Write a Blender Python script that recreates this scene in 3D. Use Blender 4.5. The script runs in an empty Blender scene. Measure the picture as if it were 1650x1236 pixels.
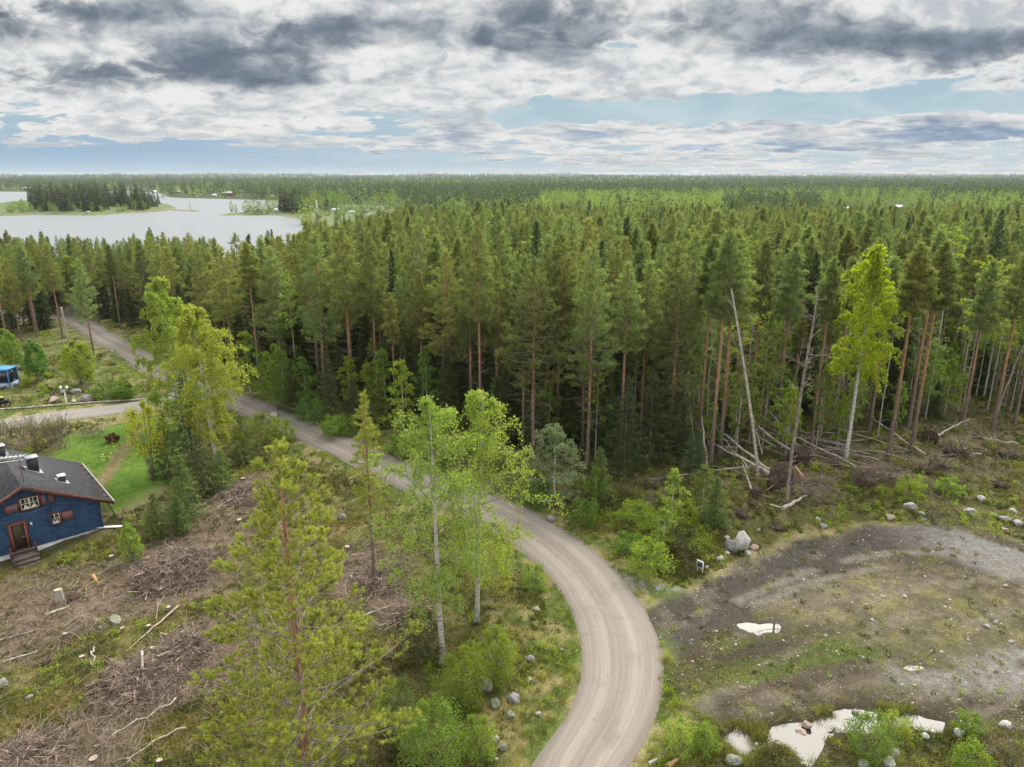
import bpy, bmesh, math, random
import numpy as np
rng = np.random.default_rng(11)
random.seed(5)
R = math.radians
C = bpy.context.scene.collection

# ------------------------------------------------------------------ camera model
F, CX, CY, HC = 1145.0, 825.0, 618.0, 24.0
TH = R(16.3)
CT, ST = math.cos(TH), math.sin(TH)

def at(px, py, z=0.0):
    a = (px - CX) / F; b = (CY - py) / F
    d = (a, CT + b * ST, -ST + b * CT)
    t = (z - HC) / d[2]
    return np.array([d[0] * t, d[1] * t, z])

def zat(Y, py):
    b = (CY - py) / F
    return HC + Y * (-ST + b * CT) / (CT + b * ST)

def xat(px, Y, z):
    return (px - CX) / F * (Y * CT + (HC - z) * ST)

def pix(x, y, z):
    dep = y * CT + (HC - z) * ST
    up = y * ST - (HC - z) * CT
    return CX + F * x / dep, CY - F * up / dep

def world_poly(pts):
    return np.array([at(*p)[:2] for p in pts])

# ------------------------------------------------------------------ numpy noise
def _h(ix, iy, s):
    n = (ix * 374761393 + iy * 668265263 + s * 974634777) & 0x7fffffff
    n = ((n ^ (n >> 13)) * 1274126177) & 0x7fffffff
    return ((n ^ (n >> 16)) & 0xffff) / 65535.0

def vn(x, y, s=0):
    x = np.asarray(x, float); y = np.asarray(y, float)
    fx = np.floor(x); fy = np.floor(y)
    ix = fx.astype(np.int64); iy = fy.astype(np.int64)
    u = x - fx; v = y - fy
    u = u * u * (3 - 2 * u); v = v * v * (3 - 2 * v)
    a = _h(ix, iy, s); b = _h(ix + 1, iy, s); c = _h(ix, iy + 1, s); d = _h(ix + 1, iy + 1, s)
    return (a * (1 - u) + b * u) * (1 - v) + (c * (1 - u) + d * u) * v

def fbm(x, y, s=0, o=4):
    t = 0; a = .5; n = 0
    for i in range(o):
        t = t + a * vn(x, y, s + i * 17); n += a
        x = np.asarray(x) * 2.03 + 3.1; y = np.asarray(y) * 2.01 - 1.7; a *= .5
    return t / n

def sst(a, b, x):
    t = np.clip((x - a) / (b - a), 0, 1)
    return t * t * (3 - 2 * t)

def inpoly(x, y, P):
    x = np.asarray(x, float); y = np.asarray(y, float)
    r = np.zeros(np.broadcast(x, y).shape, bool)
    n = len(P)
    for i in range(n):
        x0, y0 = P[i]; x1, y1 = P[(i + 1) % n]
        if y0 == y1: continue
        c = ((y0 > y) != (y1 > y)) & (x < (x1 - x0) * (y - y0) / (y1 - y0) + x0)
        r ^= c
    return r

def dline(x, y, L, closed=False):
    x = np.asarray(x, float); y = np.asarray(y, float)
    best = np.full(np.broadcast(x, y).shape, 1e9)
    n = len(L)
    for i in range(n if closed else n - 1):
        ax, ay = L[i]; bx, by = L[(i + 1) % n]
        dx, dy = bx - ax, by - ay
        t = np.clip(((x - ax) * dx + (y - ay) * dy) / (dx * dx + dy * dy + 1e-9), 0, 1)
        best = np.minimum(best, np.hypot(x - ax - t * dx, y - ay - t * dy))
    return best

def sdpoly(x, y, P):          # negative inside
    d = dline(x, y, P, True)
    return np.where(inpoly(x, y, P), -d, d)

def soft(x, y, P, w=1.0, wob=1.2, s=3):
    d = sdpoly(x, y, P) + (fbm(x / 2.5, y / 2.5, s) - .5) * 2 * wob
    return sst(w, -w, d)

def smooth_line(P, step=1.0):
    P = np.asarray(P, float); out = []
    n = len(P)
    for i in range(n - 1):
        p0 = P[max(i - 1, 0)]; p1 = P[i]; p2 = P[i + 1]; p3 = P[min(i + 2, n - 1)]
        k = max(2, int(np.hypot(*(p2 - p1)) / step))
        for j in range(k):
            t = j / k
            out.append(.5 * (2 * p1 + (p2 - p0) * t + (2 * p0 - 5 * p1 + 4 * p2 - p3) * t * t + (3 * p1 - p0 - 3 * p2 + p3) * t ** 3))
    out.append(P[-1])
    return np.array(out)

# ------------------------------------------------------------------ mesh builder
class MB:
    def __init__(s): s.v = []; s.f = []; s.t = []; s.m = []; s.n = 0
    def add(s, v, f, tint=.5, mat=0):
        v = np.asarray(v, float).reshape(-1, 3); f = np.asarray(f, np.int64)
        if len(v) == 0: return
        s.v.append(v); s.f.append(f + s.n); s.n += len(v)
        s.t.append(np.broadcast_to(np.asarray(tint, float), (len(v),)))
        s.m.append(np.full(len(f), mat))
    def build(s, name, mats, parent=None, smooth=False, loc=None):
        if not isinstance(mats, (list, tuple)): mats = [mats]
        me = bpy.data.meshes.new(name)
        V = np.concatenate(s.v)
        lt = np.concatenate([np.full(len(f), f.shape[1]) for f in s.f])
        lv = np.concatenate([f.ravel() for f in s.f])
        me.vertices.add(len(V)); me.vertices.foreach_set('co', V.ravel().astype(np.float32))
        me.loops.add(len(lv)); me.loops.foreach_set('vertex_index', lv.astype(np.int32))
        me.polygons.add(len(lt))
        ls = np.concatenate([[0], np.cumsum(lt)[:-1]])
        me.polygons.foreach_set('loop_start', ls.astype(np.int32))
        me.polygons.foreach_set('material_index', np.concatenate(s.m).astype(np.int32))
        if smooth: me.polygons.foreach_set('use_smooth', np.ones(len(lt), bool))
        me.update(calc_edges=True)
        a = me.attributes.new('tint', 'FLOAT', 'POINT')
        a.data.foreach_set('value', np.concatenate(s.t).astype(np.float32))
        for m in mats: me.materials.append(m)
        o = bpy.data.objects.new(name, me); C.objects.link(o)
        if parent is not None: o.parent = parent
        if loc is not None: o.location = loc
        return o

def norm(v):
    return v / (np.linalg.norm(v, axis=-1, keepdims=True) + 1e-9)

def tube(mb, pts, rad, sides=6, tint=.5, mat=0, cap=True):
    P = np.asarray(pts, float); n = len(P)
    rad = np.broadcast_to(np.asarray(rad, float), (n,))
    T = norm(np.gradient(P, axis=0))
    ref = np.array([0, 0, 1.]) if abs(T[0][2]) < .9 else np.array([1., 0, 0])
    A = norm(np.cross(T, ref)); B = np.cross(T, A)
    ang = np.arange(sides) * 2 * math.pi / sides
    V = P[:, None] + rad[:, None, None] * (A[:, None] * np.cos(ang)[None, :, None] + B[:, None] * np.sin(ang)[None, :, None])
    i = np.arange(n - 1)[:, None] * sides; j = np.arange(sides)[None]; k = (j + 1) % sides
    f = np.stack([i + j, i + k, i + sides + k, i + sides + j], -1).reshape(-1, 4)
    mb.add(V.reshape(-1, 3), f, tint, mat)
    if cap and sides >= 3:
        c = len(V) - 1
        base = mb.n - n * sides
        for r0 in (0, (n - 1) * sides):
            cv = V.reshape(-1, 3)[r0:r0 + sides]
            vv = np.vstack([cv, cv.mean(0)])
            ff = [[q, (q + 1) % sides, sides] if r0 else [(q + 1) % sides, q, sides] for q in range(sides)]
            mb.add(vv, ff, tint, mat)

def sticks(mb, A, B, r, tint=.5, mat=0):
    """many straight 3-sided sticks, vectorised"""
    A = np.asarray(A); B = np.asarray(B); n = len(A)
    r = np.broadcast_to(np.asarray(r, float), (n,))
    T = norm(B - A)
    ref = np.where(np.abs(T[:, 2:3]) < .9, np.array([[0, 0, 1.]]), np.array([[1., 0, 0]]))
    U = norm(np.cross(T, ref)); W = np.cross(T, U)
    V = np.zeros((n, 6, 3))
    for k in range(3):
        a = k * 2.0944
        o = U * math.cos(a) + W * math.sin(a)
        V[:, k] = A + o * r[:, None]; V[:, k + 3] = B + o * (r * .45)[:, None]
    b = np.arange(n)[:, None] * 6
    f = np.concatenate([b + np.array([[0, 1, 4, 3]]), b + np.array([[1, 2, 5, 4]]), b + np.array([[2, 0, 3, 5]])])
    mb.add(V.reshape(-1, 3), f, np.repeat(np.broadcast_to(tint, (n,)), 6), mat)

def rdir(n, zlo=-1., zhi=1.):
    z = rng.uniform(zlo, zhi, n); a = rng.uniform(0, 2 * math.pi, n); s = np.sqrt(np.maximum(0, 1 - z * z))
    return np.stack([s * np.cos(a), s * np.sin(a), z], -1)

def blades(mb, P, D, L, W, tint=.5, mat=0):
    """thin triangles from P along D"""
    n = len(P)
    S = norm(np.cross(D, rdir(n)))
    L = np.broadcast_to(L, (n,))[:, None]; W = np.broadcast_to(W, (n,))[:, None]
    V = np.stack([P - S * W / 2, P + S * W / 2, P + D * L], 1)
    f = np.arange(n)[:, None] * 3 + np.array([[0, 1, 2]])
    mb.add(V.reshape(-1, 3), f, np.repeat(np.broadcast_to(tint, (n,)), 3), mat)

def leaves(mb, P, D, L, W, tint=.5, mat=0, flat=None):
    """diamond quads centred on P, long axis D"""
    n = len(P)
    N = rdir(n) if flat is None else norm(rdir(n) * flat + np.array([0, 0, 1.]))
    S = norm(np.cross(D, N))
    L = np.broadcast_to(L, (n,))[:, None] / 2; W = np.broadcast_to(W, (n,))[:, None] / 2
    V = np.stack([P - D * L, P + S * W - D * L * .1, P + D * L, P - S * W - D * L * .1], 1)
    f = np.arange(n)[:, None] * 4 + np.array([[0, 1, 2, 3]])
    mb.add(V.reshape(-1, 3), f, np.repeat(np.broadcast_to(tint, (n,)), 4), mat)

def box(mb, lo, hi, tint=.5, mat=0, frame=None):
    x0, y0, z0 = lo; x1, y1, z1 = hi
    V = np.array([[x0, y0, z0], [x1, y0, z0], [x1, y1, z0], [x0, y1, z0], [x0, y0, z1], [x1, y0, z1], [x1, y1, z1], [x0, y1, z1]])
    if frame is not None: V = frame(V)
    mb.add(V, [[0, 3, 2, 1], [4, 5, 6, 7], [0, 1, 5, 4], [1, 2, 6, 5], [2, 3, 7, 6], [3, 0, 4, 7]], tint, mat)

def tag(o, label, cat, group=None, kind=None):
    o['label'] = label; o['category'] = cat
    if group: o['group'] = group
    if kind: o['kind'] = kind
    return o

def struct(o, label=None, cat=None):
    o['kind'] = 'structure'
    if label: o['label'] = label; o['category'] = cat
    return o

def thing(name, label, cat, loc=(0, 0, 0), rz=0, group=None):
    o = bpy.data.objects.new(name, None); C.objects.link(o)
    o.empty_display_size = .3
    o.location = loc; o.rotation_euler = (0, 0, rz)
    return tag(o, label, cat, group)

def copy_tree(o, parent=None):
    c = o.copy(); C.objects.link(c); c.parent = parent
    for ch in [k for k in o.children]: copy_tree(ch, c)
    return c

# ------------------------------------------------------------------ node helper
class NT:
    def __init__(s, tree): s.t = tree; s.n = tree.nodes; s.l = tree.links
    def node(s, typ, **kw):
        n = s.n.new(typ)
        for k, v in kw.items(): setattr(n, k, v)
        return n
    def put(s, sock, v):
        if isinstance(v, bpy.types.NodeSocket): s.l.new(v, sock)
        elif v is not None: sock.default_value = v
    def m(s, op, a, b=None, c=None, clamp=False):
        n = s.node('ShaderNodeMath', operation=op, use_clamp=clamp)
        for i, q in enumerate((a, b, c)):
            if q is not None: s.put(n.inputs[i], q)
        return n.outputs[0]
    def mix(s, f, a, b, mode='MIX'):
        n = s.node('ShaderNodeMix', data_type='RGBA', blend_type=mode)
        s.put(n.inputs[0], f)
        for q, i in ((a, 6), (b, 7)):
            if not isinstance(q, bpy.types.NodeSocket): q = tuple(q) + (1,) if len(q) == 3 else q
            s.put(n.inputs[i], q)
        return n.outputs[2]
    def noise(s, vec, scale, detail=4, rough=.55, out=0, dist=0, lac=2.0):
        n = s.node('ShaderNodeTexNoise')
        if vec is not None: s.put(n.inputs['Vector'], vec)
        n.inputs['Scale'].default_value = scale; n.inputs['Detail'].default_value = detail
        n.inputs['Roughness'].default_value = rough; n.inputs['Distortion'].default_value = dist
        n.inputs['Lacunarity'].default_value = lac
        return n.outputs[out]
    def ss(s, x, a, b):
        n = s.node('ShaderNodeMapRange', interpolation_type='SMOOTHSTEP')
        s.put(n.inputs[0], x); s.put(n.inputs[1], a); s.put(n.inputs[2], b)
        return n.outputs[0]
    def lin(s, x, a, b, c, d):
        n = s.node('ShaderNodeMapRange')
        for i, q in enumerate((x, a, b, c, d)): s.put(n.inputs[i], q)
        return n.outputs[0]
    def xyz(s, x, y, z):
        n = s.node('ShaderNodeCombineXYZ')
        for i, q in enumerate((x, y, z)): s.put(n.inputs[i], q)
        return n.outputs[0]
    def sep(s, v):
        n = s.node('ShaderNodeSeparateXYZ'); s.put(n.inputs[0], v); return n.outputs
    def attr(s, name, out='Fac'):
        n = s.node('ShaderNodeAttribute', attribute_name=name); return n.outputs[out]
    def obj(s): return s.node('ShaderNodeTexCoord').outputs['Object']
    def rand(s): return s.node('ShaderNodeObjectInfo').outputs['Random']

def new_mat(name):
    m = bpy.data.materials.new(name); m.use_nodes = True
    t = NT(m.node_tree)
    b = m.node_tree.nodes['Principled BSDF']
    b.inputs['Specular IOR Level'].default_value = .3
    return m, t, b

def foliage(name, ca, cb, trans=.35, hue=.25, rough=.6):
    m, t, b = new_mat(name)
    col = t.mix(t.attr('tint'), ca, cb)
    r = t.rand()
    v = t.lin(r, 0, 1, 1 - hue, 1 + hue)
    g = t.m('FRACT', t.m('MULTIPLY', r, 7.31))
    col = t.mix(1.0, col, t.xyz(t.m('MULTIPLY', v, t.lin(g, 0, 1, .9, 1.15)), v, t.m('MULTIPLY', v, t.lin(g, 0, 1, 1.1, .85))), 'MULTIPLY')
    t.put(b.inputs['Base Color'], col); b.inputs['Roughness'].default_value = rough
    b.inputs['Specular IOR Level'].default_value = .25
    tr = t.node('ShaderNodeBsdfTranslucent')
    t.put(tr.inputs[0], t.mix(1.0, col, (1.12, 1.38, .72), 'MULTIPLY'))
    mx = t.node('ShaderNodeMixShader'); mx.inputs[0].default_value = trans
    t.l.new(b.outputs[0], mx.inputs[1]); t.l.new(tr.outputs[0], mx.inputs[2])
    t.l.new(mx.outputs[0], m.node_tree.nodes['Material Output'].inputs[0])
    return m

def plain(name, col, rough=.7, var=.25, scale=6., bump=0., metal=0., col2=None, stretch=None, spec=.3):
    m, t, b = new_mat(name)
    vec = t.obj()
    if stretch:
        mp = t.node('ShaderNodeMapping'); mp.inputs['Scale'].default_value = stretch
        t.l.new(vec, mp.inputs[0]); vec = mp.outputs[0]
    n = t.noise(vec, scale, 6, .6)
    c2 = col2 or tuple(x * (1 - var * 1.6) for x in col)
    c1 = col if col2 else tuple(min(1, x * (1 + var)) for x in col)
    t.put(b.inputs['Base Color'], t.mix(t.ss(n, .3, .7), c2, c1))
    b.inputs['Roughness'].default_value = rough; b.inputs['Metallic'].default_value = metal
    b.inputs['Specular IOR Level'].default_value = spec
    if bump:
        bp = t.node('ShaderNodeBump'); bp.inputs['Strength'].default_value = bump; bp.inputs['Distance'].default_value = .05
        t.l.new(t.noise(vec, scale * 3, 5, .6), bp.inputs['Height']); t.l.new(bp.outputs[0], b.inputs['Normal'])
    return m
# ------------------------------------------------------------------ layout (pixels of the photograph turned into ground points)
ROAD = smooth_line(world_poly([(880,1420),(905,1310),(935,1236),(985,1150),(1002,1080),(992,1010),(960,950),(915,900),(860,860),(800,825),(720,793),(640,760),(560,722),(480,688),(400,653),(330,626),(265,601),(215,570),(170,545),(135,523),(112,514),(80,512),(30,516)]))
DRIVE = smooth_line(world_poly([(318,628),(255,648),(160,662),(80,672),(0,684),(-90,700)]))
TRACK = smooth_line(world_poly([(1035,1010),(1100,985),(1180,948),(1260,912),(1340,884),(1430,866),(1520,870),(1600,893),(1680,930)]))
RUT = smooth_line(world_poly([(1060,1010),(1150,985),(1230,950),(1320,915),(1420,893),(1530,890),(1620,912)]))
RUT2 = smooth_line(world_poly([(1080,1020),(1180,988),(1270,952),(1360,927),(1450,913),(1530,908)]))
FOREST = world_poly([(-420,578),(-60,560),(0,548),(60,540),(105,528),(118,512),(140,508),(220,532),(262,552),(330,600),(385,636),(440,648),(520,676),(600,690),(690,712),(760,730),(860,742),(950,745),(1040,722),(1100,735),(1180,742),(1250,738),(1330,730),(1400,712),(1480,688),(1560,672),(1650,662),(1800,655),(2300,660),(2400,335),(-1200,335)])
LAWN = world_poly([(60,752),(120,706),(165,694),(215,678),(275,676),(300,700),(285,750),(262,788),(230,815),(188,828),(172,818),(150,770)])
CLEAR = world_poly([(-200,925),(0,925),(180,905),(330,822),(420,762),(480,735),(560,750),(640,805),(700,900),(720,1000),(690,1060),(640,1260),(640,1400),(-300,1400)])
SLASH = [world_poly(p) for p in (
    [(-60,950),(60,930),(190,915),(250,880),(330,822),(385,775),(450,760),(440,820),(380,930),(330,960),(260,985),(170,1005),(60,1050),(-60,1110)],
    [(110,1170),(180,1110),(260,1040),(330,1000),(430,985),(440,1090),(330,1110),(240,1150),(180,1240),(60,1260),(-60,1250)],
    [(530,905),(590,880),(650,900),(690,960),(690,1010),(610,1010),(540,960)])]
YARD = world_poly([(1045,1000),(1060,965),(1130,945),(1200,905),(1290,868),(1400,848),(1500,846),(1600,860),(1720,900),(1760,1160),(1560,1165),(1400,1140),(1250,1150),(1150,1165),(1095,1130),(1080,1060)])
GRAVEL2 = world_poly([(1400,1085),(1500,1068),(1650,1052),(1800,1045),(1800,1120),(1600,1122),(1480,1112)])
GRAVEL3 = world_poly([(1000,930),(1030,935),(1075,945),(1110,953),(1060,955),(1020,948)])
POND = world_poly([(1162,1185),(1190,1170),(1212,1178),(1215,1196),(1240,1190),(1240,1168),(1275,1164),(1310,1164),(1330,1148),(1360,1143),(1420,1142),(1470,1148),(1530,1162),(1525,1176),(1450,1170),(1400,1178),(1345,1172),(1330,1195),(1312,1232),(1290,1224),(1265,1200),(1215,1212),(1190,1225),(1180,1202)])
PUDS = [world_poly(p) for p in ([(1188,1006),(1206,1003),(1222,1008),(1240,1005),(1258,1008),(1253,1017),(1232,1016),(1222,1022),(1206,1015)],
        [(1455,1074),(1475,1071),(1486,1075),(1470,1078)])]
SPRUCECOVER = world_poly([(830,830),(960,920),(1060,935),(1170,880),(1100,800),(960,780)])

ROAD_L = ROAD[::3]; DRIVE_L = DRIVE[::3]
TRACK_L = TRACK[::3]; RUT = RUT[::2]; RUT2 = RUT2[::2]
def road_d(x, y):
    x, y = np.broadcast_arrays(np.asarray(x, float), np.asarray(y, float))
    r = np.full(x.shape, 60.); k = (np.abs(x) < 140) & (y < 200) & (y > 0)
    if k.any(): r[k] = np.minimum(dline(x[k], y[k], ROAD_L), dline(x[k], y[k], DRIVE_L) - .3)
    return r
def ridge(x, y):
    y = np.asarray(y, float)
    return sst(1300, 7000, y) * (1 + 36 * fbm(np.asarray(x) / 1600, y / 2600, 8, 4))

def base_h(x, y):
    x = np.asarray(x, float); y = np.asarray(y, float)
    fade = sst(150, 100, y) * sst(115, 85, np.abs(x))
    h = (fbm(x / 16, y / 16, 5, 3) - .5) * .9
    h = h * sst(2, 9, road_d(x, y)) * sst(1, 8, sdpoly(x, y, YARD)) * sst(1.5, 6, sdpoly(x, y, POND))
    return h * fade + ridge(x, y)

def micro(x, y):
    d = road_d(x, y)
    yard = sst(1, -1, sdpoly(x, y, YARD)); lawn = sst(1, -1, sdpoly(x, y, LAWN))
    a = sst(2.3, 4.5, d) * (1 - .62 * yard) * (1 - .85 * lawn) * sst(160, 110, y) * sst(118, 90, np.abs(x))
    a = a * (.12 + .88 * sst(.2, 2.2, sdpoly(x, y, POND)))
    for P in PUDS: a = a * (.1 + .9 * sst(.2, 1.8, sdpoly(x, y, P)))
    m = (fbm(x / 2.2, y / 2.2, 31, 4) - .45) * .55 * a
    return m

def low(x, y):
    t = 0 * np.asarray(x, float)
    t = t - .35 * sst(.35, -.35, sdpoly(x, y, POND) + (fbm(x / .8, y / .8, 77, 3) - .5) * .6)
    for P in PUDS: t = t - .12 * sst(.25, -.15, sdpoly(x, y, P) + (fbm(x / .5, y / .5, 78, 3) - .5) * .25)
    return t

def gh(x, y):
    return base_h(x, y) + micro(x, y) + low(x, y)

def gz(x, y): return float(gh(np.array([x]), np.array([y]))[0])
def atg(px, py):
    p = at(px, py)
    for _ in range(4): p = at(px, py, gz(p[0], p[1]))
    return p

# ------------------------------------------------------------------ materials
def bark(name, lowc, highc, z0, z1, vs=(6, 6, 1.2)):
    m, t, b = new_mat(name)
    o = t.obj(); z = t.sep(o)[2]
    mp = t.node('ShaderNodeMapping'); mp.inputs['Scale'].default_value = vs; t.l.new(o, mp.inputs[0])
    n = t.noise(mp.outputs[0], 2.5, 5, .65)
    col = t.mix(t.ss(t.m('ADD', z, t.m('MULTIPLY', n, 3)), z0, z1), lowc, highc)
    col = t.mix(1, col, t.mix(t.ss(n, .35, .65), (.55, .55, .56), (1.3, 1.25, 1.2)), 'MULTIPLY')
    t.put(b.inputs['Base Color'], col); b.inputs['Roughness'].default_value = .85
    bp = t.node('ShaderNodeBump'); bp.inputs['Strength'].default_value = .5; bp.inputs['Distance'].default_value = .04
    t.l.new(n, bp.inputs['Height']); t.l.new(bp.outputs[0], b.inputs['Normal'])
    return m

M = {}
M['pine_bark'] = bark('pine_bark', (.17, .13, .105), (.34, .19, .105), 4, 10)
M['spruce_bark'] = bark('spruce_bark', (.12, .095, .08), (.13, .10, .08), 2, 8)
M['grey_bark'] = bark('grey_bark', (.34, .31, .27), (.40, .36, .31), 2, 8)
def birch_bark():
    m, t, b = new_mat('birch_bark')
    o = t.obj(); mp = t.node('ShaderNodeMapping'); mp.inputs['Scale'].default_value = (3, 3, 9); t.l.new(o, mp.inputs[0])
    n = t.noise(mp.outputs[0], 1.5, 5, .7); n2 = t.noise(o, 1.2, 3)
    z = t.sep(o)[2]
    dark = t.m('MAXIMUM', t.ss(n, .53, .62), t.m('MULTIPLY', t.ss(z, 1.6, .2), t.ss(n2, .35, .6)))
    t.put(b.inputs['Base Color'], t.mix(dark, t.mix(n2, (.40, .375, .335), (.56, .54, .49)), (.06, .05, .045)))
    b.inputs['Roughness'].default_value = .6
    return m
M['birch_bark'] = birch_bark()
M['pine_leaf'] = foliage('pine_needles', (.135, .160, .054), (.300, .325, .110), .42, .27)
M['pine_near'] = foliage('pine_needles_fresh', (.185, .21, .038), (.44, .44, .10), .44, .04)
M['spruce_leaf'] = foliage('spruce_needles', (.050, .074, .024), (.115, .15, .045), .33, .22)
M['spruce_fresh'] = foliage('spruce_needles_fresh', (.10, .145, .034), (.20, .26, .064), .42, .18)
M['birch_leaf'] = foliage('birch_leaves', (.225, .285, .046), (.38, .42, .082), .5, .05)
M['birch_glow'] = foliage('birch_leaves_yellow', (.255, .335, .020), (.39, .45, .038), .55, .03)
M['leaf_green'] = foliage('broad_leaves', (.150, .218, .026), (.29, .365, .055), .48, .14)
M['leaf_deep'] = foliage('deep_leaves', (.075, .155, .024), (.16, .265, .045), .42, .18)
M['willow_leaf'] = foliage('willow_leaves', (.13, .17, .085), (.24, .28, .16), .35, .12)
M['maple_leaf'] = foliage('maple_leaves', (.28, .32, .03), (.44, .46, .05), .5, .03)
M['sapling_leaf'] = foliage('sapling_leaves', (.135, .168, .042), (.235, .272, .072), .48, .2)
M['red_leaf'] = foliage('red_leaves', (.10, .045, .022), (.17, .085, .04), .25, .1)
M['shrub'] = foliage('heath_shrub', (.060, .068, .016), (.145, .140, .034), .25, .3)
M['stem'] = plain('grey_stem', (.17, .14, .11), .85, .3, 4)
M['twig'] = plain('dead_twigs', (.27, .205, .16), .9, .45, 2)
M['deadwood'] = plain('weathered_wood', (.40, .35, .30), .8, .25, 3, .3)
M['cutwood'] = plain('cut_wood', (.37, .31, .23), .75, .2, 8)
M['orangewood'] = plain('split_wood', (.40, .24, .11), .7, .25, 5)
M['soil'] = plain('dark_root_soil', (.075, .050, .034), .95, .4, 4, .6)
M['rock'] = plain('granite', (.27, .26, .25), .85, .25, 5, .4, col2=(.15, .145, .14))
M['rockpale'] = plain('pale_granite', (.46, .44, .41), .85, .2, 3, .3, col2=(.27, .265, .26))
M['rockbright'] = plain('bright_granite', (.60, .57, .52), .85, .2, 2.5, .3, col2=(.36, .35, .34))
M['rockpink'] = plain('pink_granite', (.38, .29, .24), .85, .2, 3, .3, col2=(.32, .24, .21))
M['rockmoss'] = plain('mossy_granite', (.26, .26, .23), .9, .3, 3, .4, col2=(.10, .12, .05))
M['white'] = plain('white_paint', (.78, .77, .73), .5, .06, 8)

# ------------------------------------------------------------------ ground
def grow(a, b, d, g, far):
    core = np.arange(a, b + 1e-6, d); out = [core]; x = b; s = d; hi = []
    while x < far: s *= g; x += s; hi.append(x)
    return core, np.array(hi)
gc, ghi = grow(21, 100, .26, 1.11, 14500)
YS = np.concatenate([np.arange(-120, 20, 12.), gc, ghi])
xc, xhi = grow(-64, 64, .27, 1.14, 13000)
XS = np.concatenate([-xhi[::-1], xc, xhi])
GX, GY = np.meshgrid(XS, YS)

def pick(*cs): return np.array(cs)
def lerp(a, b, t): return a * (1 - t[..., None]) + np.asarray(b) * t[..., None]

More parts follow.
